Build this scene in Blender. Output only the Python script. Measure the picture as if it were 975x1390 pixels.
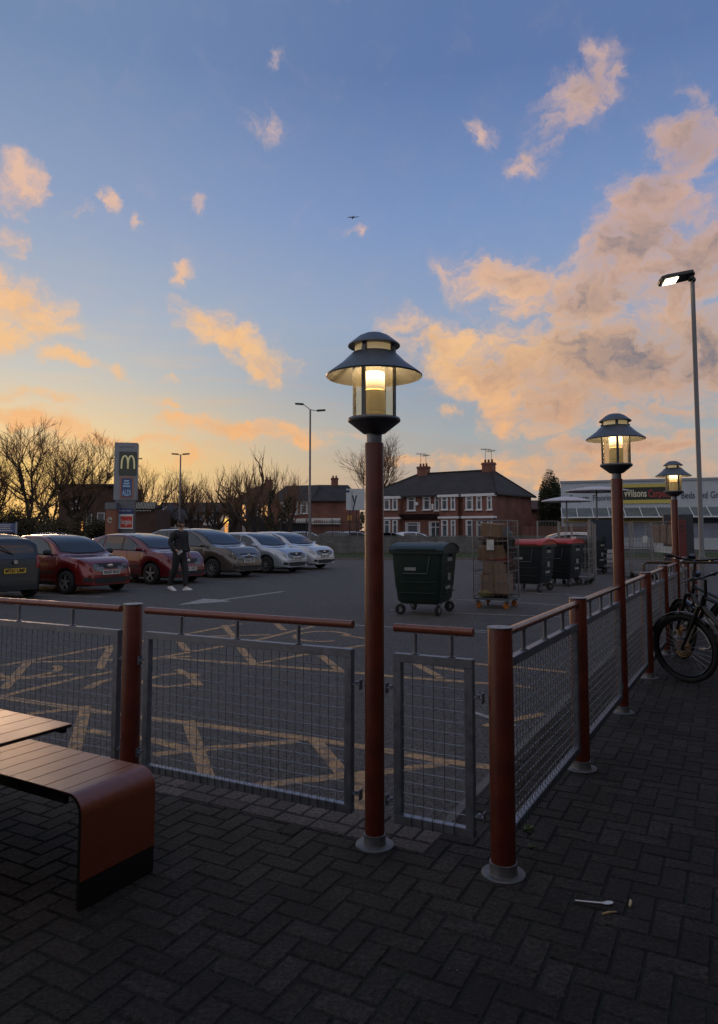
import bpy, bmesh, math, random
from mathutils import Vector, Matrix, Euler
from mathutils.bvhtree import BVHTree
R = math.radians
for o in list(bpy.data.objects): bpy.data.objects.remove(o)
S = bpy.context.scene
COL = S.collection

# ------------------------------------------------------------------ camera
EYE, TILT, FPX = 1.57, .0725, 956.0
cd = bpy.data.cameras.new('camera'); cam = bpy.data.objects.new('camera', cd); COL.objects.link(cam)
cam.location = (0, 0, EYE); cam.rotation_euler = (math.pi/2 + TILT, 0, 0)
cd.sensor_fit = 'VERTICAL'; cd.sensor_height = 24.0; cd.lens = 24.0*FPX/1390
cd.shift_y = -45/1390; cd.clip_start = .05; cd.clip_end = 3000
S.camera = cam
S.render.resolution_x = 718; S.render.resolution_y = 1024
S.view_settings.view_transform = 'Standard'; S.view_settings.look = 'None'
S.view_settings.exposure = 0.0; S.view_settings.gamma = 1.0

def ray(u, v):
    a = (u-487.5)/FPX; b = -(v-650)/FPX
    return a, math.cos(TILT)-b*math.sin(TILT), math.sin(TILT)+b*math.cos(TILT)
def G(u, v, z=0.0):                      # ground point seen at a place in the photograph
    a, b, c = ray(u, v); t = (z-EYE)/c
    return Vector((a*t, b*t, z))
def AT(u, v, Y):                         # point at distance Y
    a, b, c = ray(u, v); t = Y/b
    return Vector((a*t, Y, EYE+c*t))

# ------------------------------------------------------------------ sky
W = bpy.data.worlds.new('World'); S.world = W; W.use_nodes = True
nt = W.node_tree; N = nt.nodes; LK = nt.links
for n in list(N): N.remove(n)
def nd(t, **k):
    n = N.new(t)
    for a, b in k.items(): setattr(n, a, b)
    return n
def mth(op, a, b=None, c=None, clamp=False):
    n = nd('ShaderNodeMath', operation=op, use_clamp=clamp)
    for i, v in enumerate((a, b, c)):
        if v is None: continue
        if isinstance(v, (int, float)): n.inputs[i].default_value = v
        else: LK.new(v, n.inputs[i])
    return n.outputs[0]
def sstep(v, lo, hi, a=0., b=1.):
    n = nd('ShaderNodeMapRange', interpolation_type='SMOOTHSTEP'); n.clamp = True
    LK.new(v, n.inputs[0])
    for i, q in zip((1, 2, 3, 4), (lo, hi, a, b)): n.inputs[i].default_value = q
    return n.outputs[0]
def mixc(f, a, b, typ='MIX'):
    n = nd('ShaderNodeMix', data_type='RGBA', blend_type=typ)
    if isinstance(f, (int, float)): n.inputs[0].default_value = f
    else: LK.new(f, n.inputs[0])
    for i, v in ((6, a), (7, b)):
        if isinstance(v, tuple): n.inputs[i].default_value = (*v, 1)
        else: LK.new(v, n.inputs[i])
    return n.outputs[2]
def ramp(v, stops):
    n = nd('ShaderNodeValToRGB'); LK.new(v, n.inputs[0]); e = n.color_ramp.elements
    while len(e) < len(stops): e.new(.5)
    for q, (p, c) in zip(e, stops): q.position = p; q.color = (*c, 1)
    return n.outputs[0]
def srgb(r, g, b):
    f = lambda c: (c/255/12.92) if c/255 <= .04045 else ((c/255+.055)/1.055)**2.4
    return (f(r), f(g), f(b))
tc = nd('ShaderNodeTexCoord'); sp = nd('ShaderNodeSeparateXYZ'); LK.new(tc.outputs['Generated'], sp.inputs[0])
vx, vy, vz = sp.outputs
az = mth('ARCTAN2', vx, vy); el = mth('ARCSINE', vz)
ELMAX = R(60)
e01 = mth('DIVIDE', el, ELMAX, clamp=True)
def E(y): a, b, c = ray(487, y); return math.atan2(c, math.hypot(a, b))/ELMAX
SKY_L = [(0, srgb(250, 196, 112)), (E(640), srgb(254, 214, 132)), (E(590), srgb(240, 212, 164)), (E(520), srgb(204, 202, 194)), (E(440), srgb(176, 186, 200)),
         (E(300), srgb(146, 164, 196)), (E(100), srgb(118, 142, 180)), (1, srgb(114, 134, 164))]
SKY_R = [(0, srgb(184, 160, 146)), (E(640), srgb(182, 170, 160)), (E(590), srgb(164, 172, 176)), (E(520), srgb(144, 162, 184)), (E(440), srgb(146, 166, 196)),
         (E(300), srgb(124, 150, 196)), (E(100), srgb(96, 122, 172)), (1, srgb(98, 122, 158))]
side = sstep(az, R(-30), R(10))
base = mixc(side, ramp(e01, SKY_L), ramp(e01, SKY_R))
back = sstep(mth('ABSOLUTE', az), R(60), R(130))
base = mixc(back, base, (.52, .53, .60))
sky = nd('ShaderNodeTexSky', sky_type='NISHITA'); sky.sun_disc = False
sky.sun_elevation = R(2.5); sky.sun_rotation = R(-26)
base = mixc(.05, base, mixc(1.0, sky.outputs[0], (.06, .06, .06), 'MULTIPLY'))
# domain of the clouds: azimuth / elevation, warped a little by noise
cv = nd('ShaderNodeCombineXYZ'); LK.new(az, cv.inputs[0]); LK.new(el, cv.inputs[1])
def noise(scale, det, vec, rough=.55, ofs=(0, 0, 0), sc=(1, 1, 1), dist=0.):
    m = nd('ShaderNodeMapping'); LK.new(vec, m.inputs[0]); m.inputs[1].default_value = ofs; m.inputs[3].default_value = sc
    n = nd('ShaderNodeTexNoise'); LK.new(m.outputs[0], n.inputs[0]); n.inputs['Scale'].default_value = scale
    n.inputs['Detail'].default_value = det; n.inputs['Roughness'].default_value = rough; n.inputs['Distortion'].default_value = dist
    return n
wn = noise(10, 6, cv.outputs[0], .62)
wv = nd('ShaderNodeVectorMath', operation='MULTIPLY_ADD'); LK.new(wn.outputs['Color'], wv.inputs[0])
wv.inputs[1].default_value = (.13, .09, 0); LK.new(cv.outputs[0], wv.inputs[2])
wo = nd('ShaderNodeVectorMath', operation='SUBTRACT'); LK.new(wv.outputs[0], wo.inputs[0]); wo.inputs[1].default_value = (.065, .045, 0)
dom = wo.outputs[0]
CL = [  # px, py, rx, ry, turn, strength
 (25, 405, 80, 48, -12, 1.0), (60, 440, 60, 28, -18, .9), (30, 250, 42, 42, -35, .9), (100, 485, 55, 12, -8, .75), (30, 318, 36, 20, -10, .8), (15, 455, 50, 30, 0, .8),
 (315, 455, 75, 36, -28, 1.0), (365, 492, 45, 32, -10, .95), (275, 425, 55, 18, -20, .85), (330, 588, 95, 17, -3, 1.0), (395, 600, 60, 14, -4, .9), (250, 574, 40, 9, 0, .6),
 (30, 570, 130, 20, -5, .95), (150, 592, 110, 14, -4, .9), (40, 540, 70, 12, 0, .7), (230, 622, 130, 18, 0, .6), (60, 610, 120, 25, 0, .5), (240, 556, 26, 7, 0, .6),
 (165, 500, 32, 14, -10, .6), (262, 277, 24, 15, -10, .62), (138, 265, 20, 15, -30, .62), (246, 370, 13, 22, -60, .6), (375, 90, 13, 24, -70, .62), (355, 165, 42, 28, -10, .62), (186, 295, 12, 13, 0, .6), (100, 275, 16, 16, 0, .5), (240, 510, 20, 9, 0, .5),
 (480, 325, 16, 12, 0, .55), (658, 177, 28, 20, -10, .72), (725, 208, 34, 30, 20, .8), (790, 120, 62, 52, 20, .95), (760, 170, 70, 40, 40, .7), (845, 92, 24, 16, 0, .6), (940, 135, 30, 20, 40, .5),
 (925, 195, 58, 60, 30, .95), (885, 255, 62, 48, 30, .95), (860, 330, 130, 52, 20, 1.1), (690, 378, 95, 38, -10, 1.0), (950, 360, 110, 75, 0, 1.1), (800, 400, 150, 55, 10, 1.1),
 (600, 460, 85, 38, -22, 1.0), (680, 500, 120, 50, -8, 1.15), (820, 490, 200, 70, 0, 1.25), (960, 470, 120, 70, 0, 1.2), (760, 550, 120, 45, 8, 1.1), (608, 556, 30, 16, 10, .8), (880, 560, 110, 28, 0, .8),
 (820, 612, 170, 16, 0, .9), (960, 590, 70, 22, 0, .7), (700, 628, 150, 12, 0, .8), (560, 630, 90, 9, 0, .6), (800, 640, 200, 20, 0, .75), (600, 360, 40, 16, 0, .5), (470, 590, 60, 8, 0, .45)]
acc = None; shade_acc = None
def blob(px, py, rx, ry, turn, st):
    a, b, c = ray(px, py); A0 = math.atan2(a, b); E0 = math.atan2(c, math.hypot(a, b))
    a2, b2, c2 = ray(px+1, py); k = abs(math.atan2(a2, b2)-A0)
    a3, b3, c3 = ray(px, py+1); ke = abs(math.atan2(c3, math.hypot(a3, b3))-E0)
    m = nd('ShaderNodeMapping', vector_type='TEXTURE'); LK.new(dom, m.inputs[0])
    m.inputs[1].default_value = (A0, E0, 0); m.inputs[2].default_value = (0, 0, R(turn)); m.inputs[3].default_value = (rx*k*1.6, ry*ke*1.6, 1)
    l = nd('ShaderNodeVectorMath', operation='LENGTH'); LK.new(m.outputs[0], l.inputs[0])
    return sstep(l.outputs['Value'], 0, 1, st, 0)
for q in CL:
    v = blob(*q)
    if acc is None: acc = v
    else: acc = mth('SMOOTH_MAX', acc, v, .2)
# elsewhere in the sky (beside and behind the view): loose scattered cloud
gen = noise(3.2, 4, cv.outputs[0], ofs=(3, 5, 0), sc=(1, 1.8, 1))
wide = mth('MULTIPLY', sstep(gen.outputs[0], .5, .7), sstep(mth('ABSOLUTE', az), R(32), R(50)))
acc = mth('MAXIMUM', acc, wide)
n1 = noise(17, 9, dom, .60, sc=(1, 1.35, 1), dist=.15); n2 = noise(17, 4, dom, .5, ofs=(.022, -.030, 0), sc=(1, 1.35, 1), dist=.15); n0 = noise(17, 4, dom, .5, sc=(1, 1.35, 1), dist=.15)
nf = noise(55, 5, dom, .6, sc=(1, 1.5, 1))
gate = sstep(acc, 0, .5)
dens_raw = mth('ADD', acc, mth('MULTIPLY', gate, mth('MULTIPLY_ADD', n1.outputs[0], 2.6, -1.20)))
dens_raw = mth('ADD', dens_raw, mth('MULTIPLY', gate, mth('MULTIPLY_ADD', nf.outputs[0], .7, -.35)))
dens = sstep(dens_raw, .15, 1.2)
core = sstep(dens_raw, .65, 1.9)
lit = sstep(mth('SUBTRACT', n0.outputs[0], n2.outputs[0]), -.10, .12)
c_lit = ramp(e01, [(0, srgb(252, 190, 112)), (E(600), srgb(246, 184, 126)), (E(480), srgb(248, 196, 136)), (E(330), srgb(236, 190, 158)), (E(100), srgb(216, 186, 176)), (1, srgb(200, 180, 180))])
c_shd = ramp(e01, [(0, srgb(170, 128, 108)), (E(600), srgb(168, 128, 116)), (E(480), srgb(150, 122, 122)), (E(330), srgb(140, 130, 148)), (1, srgb(130, 130, 150))])
c_lit = mixc(sstep(az, R(2), R(28)), c_lit, mixc(.45, c_lit, srgb(200, 160, 146)))
c_shd = mixc(sstep(az, R(0), R(22)), c_shd, srgb(132, 122, 126))
west = sstep(az, R(-25), R(10))
fine = mth('MULTIPLY_ADD', n1.outputs[0], -2.2, 1.1)
shadef = mth('MULTIPLY', core, mth('MULTIPLY_ADD', lit, -.6, 1.0))
shadef = mth('MULTIPLY', shadef, mth('MULTIPLY_ADD', sstep(az, R(-25), R(14)), .5, .4), clamp=True)
shadef = mth('ADD', shadef, mth('MULTIPLY', mth('MULTIPLY', sstep(az, R(8), R(24)), sstep(dens_raw, .35, 1.7)), .6))
shadef = mth('ADD', shadef, mth('MULTIPLY', fine, .55), clamp=True)
ccol = mixc(shadef, c_lit, c_shd)
full = mixc(mth('MULTIPLY', dens, .93), base, ccol)
# thin veil and fine cirrus streaks near the horizon
st = noise(9, 6, cv.outputs[0], .6, ofs=(1, 0, 0), sc=(1, 6, 1))
veil = mth('MULTIPLY', sstep(st.outputs[0], .45, .75), sstep(el, R(22), R(3), 0, .45))
full = mixc(veil, full, mixc(side, srgb(255, 204, 140), srgb(176, 156, 150)))
below = sstep(el, R(-3), R(-.5))
full = mixc(below, (.05, .05, .055), full)
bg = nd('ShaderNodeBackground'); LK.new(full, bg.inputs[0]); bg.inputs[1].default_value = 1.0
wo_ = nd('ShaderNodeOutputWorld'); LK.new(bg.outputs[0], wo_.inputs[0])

sl = bpy.data.lights.new('sun', 'SUN'); sl.energy = .7; sl.angle = R(8); sl.color = (1, .62, .36)
so = bpy.data.objects.new('sun', sl); COL.objects.link(so)
SUNAZ, SUNEL = R(-26), R(5)
so.rotation_euler = Vector((math.sin(SUNAZ)*math.cos(SUNEL), math.cos(SUNAZ)*math.cos(SUNEL), math.sin(SUNEL))).to_track_quat('Z', 'Y').to_euler()

# ------------------------------------------------------------------ materials
def mat(name, col, rough=.6, metal=0., var=.25, vscale=6., bump=0., bscale=40., emit=None, es=0., coat=0., island=0., spec=.5, dirt=None, coords='Object', speck=0.):
    m = bpy.data.materials.new(name); m.use_nodes = True; t = m.node_tree; b = t.nodes['Principled BSDF']
    b.inputs['Roughness'].default_value = rough; b.inputs['Metallic'].default_value = metal
    b.inputs['Base Color'].default_value = (*col, 1); b.inputs['Specular IOR Level'].default_value = spec
    if coat: b.inputs['Coat Weight'].default_value = coat; b.inputs['Coat Roughness'].default_value = .05
    tcn = t.nodes.new('ShaderNodeTexCoord')
    if var:
        n = t.nodes.new('ShaderNodeTexNoise'); n.inputs['Scale'].default_value = vscale; n.inputs['Detail'].default_value = 6; n.inputs['Roughness'].default_value = .65
        t.links.new(tcn.outputs[coords], n.inputs[0])
        mr = t.nodes.new('ShaderNodeMapRange'); mr.inputs[1].default_value = .3; mr.inputs[2].default_value = .7; mr.inputs[3].default_value = 1-var; mr.inputs[4].default_value = 1+var
        t.links.new(n.outputs[0], mr.inputs[0])
        mx = t.nodes.new('ShaderNodeVectorMath'); mx.operation = 'SCALE'; mx.inputs[0].default_value = col
        t.links.new(mr.outputs[0], mx.inputs['Scale']); src = mx.outputs[0]
        if island:
            g = t.nodes.new('ShaderNodeNewGeometry'); m2 = t.nodes.new('ShaderNodeMapRange'); m2.inputs[3].default_value = 1-island; m2.inputs[4].default_value = 1+island
            t.links.new(g.outputs['Random Per Island'], m2.inputs[0]); m3 = t.nodes.new('ShaderNodeVectorMath'); m3.operation = 'SCALE'
            t.links.new(src, m3.inputs[0]); t.links.new(m2.outputs[0], m3.inputs['Scale']); src = m3.outputs[0]
        if speck:
            n5 = t.nodes.new('ShaderNodeTexNoise'); n5.inputs['Scale'].default_value = 48; n5.inputs['Detail'].default_value = 3; n5.inputs['Roughness'].default_value = .8
            t.links.new(tcn.outputs[coords], n5.inputs[0]); r5 = t.nodes.new('ShaderNodeMapRange'); r5.inputs[1].default_value = .40; r5.inputs[2].default_value = .62; r5.inputs[3].default_value = 1-speck; r5.inputs[4].default_value = 1+speck*1.6
            t.links.new(n5.outputs[0], r5.inputs[0]); m5 = t.nodes.new('ShaderNodeVectorMath'); m5.operation = 'SCALE'; t.links.new(src, m5.inputs[0]); t.links.new(r5.outputs[0], m5.inputs['Scale']); src = m5.outputs[0]
        if dirt:
            n4 = t.nodes.new('ShaderNodeTexNoise'); n4.inputs['Scale'].default_value = dirt[1]; n4.inputs['Detail'].default_value = 8
            t.links.new(tcn.outputs[coords], n4.inputs[0]); r4 = t.nodes.new('ShaderNodeMapRange'); r4.inputs[1].default_value = .48; r4.inputs[2].default_value = .7; r4.inputs[4].default_value = dirt[2]
            t.links.new(n4.outputs[0], r4.inputs[0]); mm = t.nodes.new('ShaderNodeMix'); mm.data_type = 'RGBA'; t.links.new(r4.outputs[0], mm.inputs[0])
            t.links.new(src, mm.inputs[6]); mm.inputs[7].default_value = (*dirt[0], 1); src = mm.outputs[2]
        t.links.new(src, b.inputs['Base Color'])
        rr = t.nodes.new('ShaderNodeMapRange'); rr.inputs[1].default_value = .3; rr.inputs[2].default_value = .7; rr.inputs[3].default_value = max(.02, rough-.08); rr.inputs[4].default_value = min(1, rough+.1)
        t.links.new(n.outputs[0], rr.inputs[0]); t.links.new(rr.outputs[0], b.inputs['Roughness'])
    if bump:
        n = t.nodes.new('ShaderNodeTexNoise'); n.inputs['Scale'].default_value = bscale; n.inputs['Detail'].default_value = 5
        t.links.new(tcn.outputs[coords], n.inputs[0]); bp = t.nodes.new('ShaderNodeBump'); bp.inputs['Strength'].default_value = bump; bp.inputs['Distance'].default_value = .01
        t.links.new(n.outputs[0], bp.inputs['Height']); t.links.new(bp.outputs[0], b.inputs['Normal'])
    if emit: b.inputs['Emission Color'].default_value = (*emit, 1); b.inputs['Emission Strength'].default_value = es
    return m
def brickmat(name, c1, c2, mortar, bw=.225, bh=.075, rough=.85, ms=.012):
    m = bpy.data.materials.new(name); m.use_nodes = True; t = m.node_tree; b = t.nodes['Principled BSDF']; b.inputs['Roughness'].default_value = rough
    g = t.nodes.new('ShaderNodeUVMap'); br = t.nodes.new('ShaderNodeTexBrick'); t.links.new(g.outputs[0], br.inputs[0])
    br.inputs['Color1'].default_value = (*c1, 1); br.inputs['Color2'].default_value = (*c2, 1); br.inputs['Mortar'].default_value = (*mortar, 1)
    br.inputs['Scale'].default_value = 1; br.inputs['Brick Width'].default_value = bw; br.inputs['Row Height'].default_value = bh; br.inputs['Mortar Size'].default_value = ms
    n = t.nodes.new('ShaderNodeTexNoise'); n.inputs['Scale'].default_value = .8; n.inputs['Detail'].default_value = 8; t.links.new(g.outputs[0], n.inputs[0])
    mr = t.nodes.new('ShaderNodeMapRange'); mr.inputs[1].default_value = .3; mr.inputs[2].default_value = .7; mr.inputs[3].default_value = .7; mr.inputs[4].default_value = 1.25; t.links.new(n.outputs[0], mr.inputs[0])
    v = t.nodes.new('ShaderNodeVectorMath'); v.operation = 'SCALE'; t.links.new(br.outputs[0], v.inputs[0]); t.links.new(mr.outputs[0], v.inputs['Scale']); t.links.new(v.outputs[0], b.inputs['Base Color'])
    return m
def glassmat(name, tint=(.9, .9, .85), refl=.25, rough=.03):
    m = bpy.data.materials.new(name); m.use_nodes = True; t = m.node_tree; t.nodes.remove(t.nodes['Principled BSDF'])
    o = t.nodes['Material Output']; tr = t.nodes.new('ShaderNodeBsdfTransparent'); tr.inputs[0].default_value = (*tint, 1)
    gl = t.nodes.new('ShaderNodeBsdfGlossy'); gl.inputs['Roughness'].default_value = rough; lw = t.nodes.new('ShaderNodeLayerWeight'); lw.inputs[0].default_value = refl
    mx = t.nodes.new('ShaderNodeMixShader'); t.links.new(lw.outputs['Fresnel'], mx.inputs[0]); t.links.new(tr.outputs[0], mx.inputs[1]); t.links.new(gl.outputs[0], mx.inputs[2])
    df = t.nodes.new('ShaderNodeBsdfTranslucent'); df.inputs[0].default_value = (.8, .74, .6, 1); m2 = t.nodes.new('ShaderNodeMixShader'); m2.inputs[0].default_value = .2; t.links.new(mx.outputs[0], m2.inputs[1]); t.links.new(df.outputs[0], m2.inputs[2]); t.links.new(m2.outputs[0], o.inputs[0])
    return m
M = {}
M['asphalt'] = mat('asphalt', (.058, .053, .051), .8, var=.3, vscale=2.2, bump=.9, bscale=130, dirt=((.074, .070, .068), .6, .5), speck=.7)
M['ground'] = mat('ground', (.05, .05, .05), .95, var=.3, vscale=.2)
M['paver'] = mat('paver', (.030, .0265, .0245), .85, spec=.3, var=.35, vscale=9, bump=.8, bscale=110, island=.26, dirt=((.016, .0145, .014), 2.2, .7), speck=.4)
M['paver_edge'] = mat('paver_edge', (.085, .066, .055), .8, var=.3, vscale=9, bump=.7, bscale=110, island=.4, speck=.4)
M['joint'] = mat('joint', (.012, .011, .011), 1, var=.3, vscale=20, dirt=((.02, .035, .012), 3, .5))
M['kerb'] = mat('kerb', (.13, .122, .112), .85, var=.25, vscale=12, bump=.3, bscale=120)
M['mark_y'] = mat('mark_yellow', (.36, .215, .10), .75, var=.25, vscale=9, bump=.3, bscale=150, dirt=((.09, .07, .055), 11, .95), speck=.35)
M['mark_w'] = mat('mark_white', (.30, .29, .28), .75, var=.25, vscale=9, dirt=((.09, .088, .09), 11, .8))
M['red'] = mat('red_brown_paint', (.115, .020, .009), .40, var=.18, vscale=9, bump=.10, bscale=60, dirt=((.055, .016, .011), 7, .8))
M['galv'] = mat('galvanised', (.25, .27, .31), .48, .8, var=.22, vscale=22, dirt=((.22, .23, .26), 9, .6))
M['galvd'] = mat('galvanised_wire', (.16, .17, .19), .5, .7, var=.2, vscale=30)
M['flange'] = mat('flange_metal', (.17, .175, .19), .55, .6, var=.3, vscale=18, dirt=((.09, .085, .08), 10, .6))
M['charcoal'] = mat('charcoal_metal', (.12, .13, .145), .38, .55, var=.15, vscale=9)
M['wood'] = None
M['black'] = mat('black_metal', (.012, .012, .013), .45, var=.2)
M['rubber'] = mat('rubber', (.012, .012, .013), .75, var=.2, vscale=14)
M['white'] = mat('white_paint', (.62, .62, .6), .55, var=.1)
M['glass_dark'] = mat('window_glass', (.03, .035, .042), .08, var=.0, spec=.7)
M['chrome'] = mat('chrome', (.6, .6, .62), .18, 1, var=.05)
def brushed_wood():
    m = bpy.data.materials.new('brown_board'); m.use_nodes = True; t = m.node_tree; b = t.nodes['Principled BSDF']
    tcn = t.nodes.new('ShaderNodeTexCoord'); mp = t.nodes.new('ShaderNodeMapping'); mp.inputs[3].default_value = (1, 9, 9); t.links.new(tcn.outputs['Object'], mp.inputs[0])
    n = t.nodes.new('ShaderNodeTexNoise'); n.inputs['Scale'].default_value = 5; n.inputs['Detail'].default_value = 9; n.inputs['Roughness'].default_value = .7; t.links.new(mp.outputs[0], n.inputs[0])
    cr = t.nodes.new('ShaderNodeValToRGB'); cr.color_ramp.elements[0].position = .3; cr.color_ramp.elements[0].color = (.16, .036, .013, 1); cr.color_ramp.elements[1].position = .75; cr.color_ramp.elements[1].color = (.25, .062, .022, 1)
    t.links.new(n.outputs[0], cr.inputs[0]); t.links.new(cr.outputs[0], b.inputs['Base Color']); b.inputs['Roughness'].default_value = .33; b.inputs['Specular IOR Level'].default_value = .85; b.inputs['Coat Weight'].default_value = .35; b.inputs['Coat Roughness'].default_value = .3
    return m
M['wood'] = brushed_wood()

# ------------------------------------------------------------------ mesh helpers
class MB:
    def __init__(s, mtx=None): s.v = []; s.f = []; s.m = mtx or Matrix.Identity(4); s.uv = {}
    def add(s, vs, fs):
        k = len(s.v); s.v += [tuple(s.m @ Vector(p)) for p in vs]; s.f += [tuple(i+k for i in f) for f in fs]
    def box(s, c, d, rz=0., rot=None):
        x, y, z = d[0]/2, d[1]/2, d[2]/2
        q = rot if rot is not None else Matrix.Rotation(rz, 3, 'Z')
        vs = [Vector(c)+q @ Vector((a*x, b*y, e*z)) for a, b, e in ((-1,-1,-1),(1,-1,-1),(1,1,-1),(-1,1,-1),(-1,-1,1),(1,-1,1),(1,1,1),(-1,1,1))]
        s.add(vs, [(0,3,2,1),(4,5,6,7),(0,1,5,4),(1,2,6,5),(2,3,7,6),(3,0,4,7)]); return s
    def beam(s, a, b, w, h=None, up=(0, 0, 1)):
        a, b = Vector(a), Vector(b); d = b-a; L = d.length; d.normalize(); u = Vector(up)
        if abs(d.dot(u)) > .99: u = Vector((0, 1, 0))
        r = d.cross(u).normalized(); u = r.cross(d); q = Matrix((r, d, u)).transposed()
        return s.box((a+b)/2, (w, L, h or w), rot=q)
    def tube(s, pts, r, n=8, caps=True, closed=False):
        pts = [Vector(p) for p in pts]; rs = r if isinstance(r, (list, tuple)) else [r]*len(pts); vs = []; fs = []; L = len(pts)
        prev = None
        for i, p in enumerate(pts):
            if closed: t = (pts[(i+1) % L]-pts[i-1])
            else: t = (pts[min(i+1, L-1)]-pts[max(i-1, 0)])
            t.normalize()
            if prev is None:
                a = Vector((0, 0, 1)) if abs(t.z) < .9 else Vector((1, 0, 0)); a = (a-t*a.dot(t)).normalized()
            else:
                a = prev-t*prev.dot(t); a = a.normalized() if a.length > 1e-5 else prev
            prev = a; b = t.cross(a)
            for k in range(n):
                an = 2*math.pi*k/n; vs.append(p+(a*math.cos(an)+b*math.sin(an))*rs[i])
        for i in range(L if closed else L-1):
            j = (i+1) % L
            for k in range(n): fs.append((i*n+k, i*n+(k+1) % n, j*n+(k+1) % n, j*n+k))
        if caps and not closed: fs.append(tuple(range(n))[::-1]); fs.append(tuple((L-1)*n+k for k in range(n)))
        s.add(vs, fs); return s
    def lathe(s, prof, n=24, c=(0, 0, 0), axis='Z', caps=True):
        vs = []; fs = []; c = Vector(c)
        for r, z in prof:
            for k in range(n):
                a = 2*math.pi*k/n; p = Vector((r*math.cos(a), r*math.sin(a), z))
                if axis == 'Y': p = Vector((p.x, p.z, p.y))
                if axis == 'X': p = Vector((p.z, p.x, p.y))
                vs.append(c+p)
        for i in range(len(prof)-1):
            for k in range(n): fs.append((i*n+k, i*n+(k+1) % n, (i+1)*n+(k+1) % n, (i+1)*n+k))
        if caps: fs.append(tuple(range(n))[::-1]); fs.append(tuple((len(prof)-1)*n+k for k in range(n)))
        s.add(vs, fs); return s
    def prism(s, poly, z0, z1):
        n = len(poly); s.add([(p[0], p[1], z0) for p in poly]+[(p[0], p[1], z1) for p in poly], [tuple(range(n))[::-1], tuple(range(n, 2*n))]+[(i, (i+1) % n, n+(i+1) % n, n+i) for i in range(n)]); return s
    def extr(s, poly, d):                       # polygon of 3D points pushed along d
        n = len(poly); d = Vector(d); poly = [Vector(p) for p in poly]
        s.add(poly+[p+d for p in poly], [tuple(range(n))[::-1], tuple(range(n, 2*n))]+[(i, (i+1) % n, n+(i+1) % n, n+i) for i in range(n)]); return s
    def quad(s, a, b, c, d): s.add([a, b, c, d], [(0, 1, 2, 3)]); return s
    def build(s, name, material, parent=None, smooth=False, bevel=0., uv=False, recalc=True, origin=None):
        me = bpy.data.meshes.new(name); me.from_pydata(s.v, [], s.f); me.update()
        if recalc and len(s.f) < 60000:
            bm = bmesh.new(); bm.from_mesh(me); bmesh.ops.recalc_face_normals(bm, faces=bm.faces)
            if bevel: bmesh.ops.bevel(bm, geom=[e for e in bm.edges if len(e.link_faces) == 2 and e.calc_face_angle(0) > .6], offset=bevel, segments=2, affect='EDGES', clamp_overlap=True)
            bm.to_mesh(me); bm.free()
        if uv:
            l = me.uv_layers.new(name='UVMap')
            for p in me.polygons:
                n = p.normal
                t = Vector((-n.y, n.x, 0)); t = t.normalized() if t.length > .05 else Vector((1, 0, 0)); bt = n.cross(t)
                for li in p.loop_indices:
                    co = me.vertices[me.loops[li].vertex_index].co; l.data[li].uv = (co.dot(t), co.dot(bt))
        if smooth:
            for p in me.polygons: p.use_smooth = True
            try: me.set_sharp_from_angle(angle=R(smooth if smooth is not True else 40))
            except Exception: pass
        o = bpy.data.objects.new(name, me); COL.objects.link(o)
        if material: me.materials.append(material)
        if origin is not None:
            me.transform(Matrix.Translation(-Vector(origin))); o.location = origin
        if parent:
            o.parent = parent
        return o
def thing(name, label, cat, loc=(0, 0, 0), rz=0., group=None):
    o = bpy.data.objects.new(name, None); o.empty_display_size = .1; COL.objects.link(o); o.location = loc; o.rotation_euler = (0, 0, rz)
    o['label'] = label; o['category'] = cat
    if group: o['group'] = group
    return o
def tag(o, label, cat, group=None):
    o['label'] = label; o['category'] = cat
    if group: o['group'] = group
    return o
def struct(o): o['kind'] = 'structure'; return o
def stuff(o, label, cat): o['kind'] = 'stuff'; return tag(o, label, cat)
def dup(root, loc, rz, label, group=None):
    r = root.copy(); COL.objects.link(r); r.location = loc; r.rotation_euler = (0, 0, rz); r['label'] = label
    if group: r['group'] = group
    def rec(src, dst):
        for ch in src.children:
            c = ch.copy(); COL.objects.link(c); c.parent = dst; rec(ch, c)
    rec(root, r); return r
def text(body, size, mtx, material, parent=None, name='lettering', ext=.002, width=None, bold=0., space=1.):
    cu = bpy.data.curves.new(name, 'FONT'); cu.body = body; cu.size = size; cu.extrude = ext; cu.offset = bold; cu.align_x = 'CENTER'; cu.align_y = 'CENTER'; cu.resolution_u = 3; cu.space_character = space
    t = bpy.data.objects.new(name, cu); COL.objects.link(t)
    bpy.context.view_layer.update()
    me = bpy.data.meshes.new_from_object(t.evaluated_get(bpy.context.evaluated_depsgraph_get()))
    bpy.data.objects.remove(t)
    if width:
        xs = [v.co.x for v in me.vertices]; w = max(xs)-min(xs)
        for v in me.vertices: v.co.x *= width/w
    me.transform(mtx); me.materials.clear(); me.materials.append(material)
    o = bpy.data.objects.new(name, me); COL.objects.link(o)
    if parent: o.parent = parent
    return o
def facing(loc, normal, up=(0, 0, 1)):          # matrix whose Z looks along normal, Y up
    z = Vector(normal).normalized(); x = Vector(up).cross(z).normalized(); y = z.cross(x)
    m = Matrix((x, y, z)).transposed().to_4x4(); m.translation = Vector(loc); return m
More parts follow.
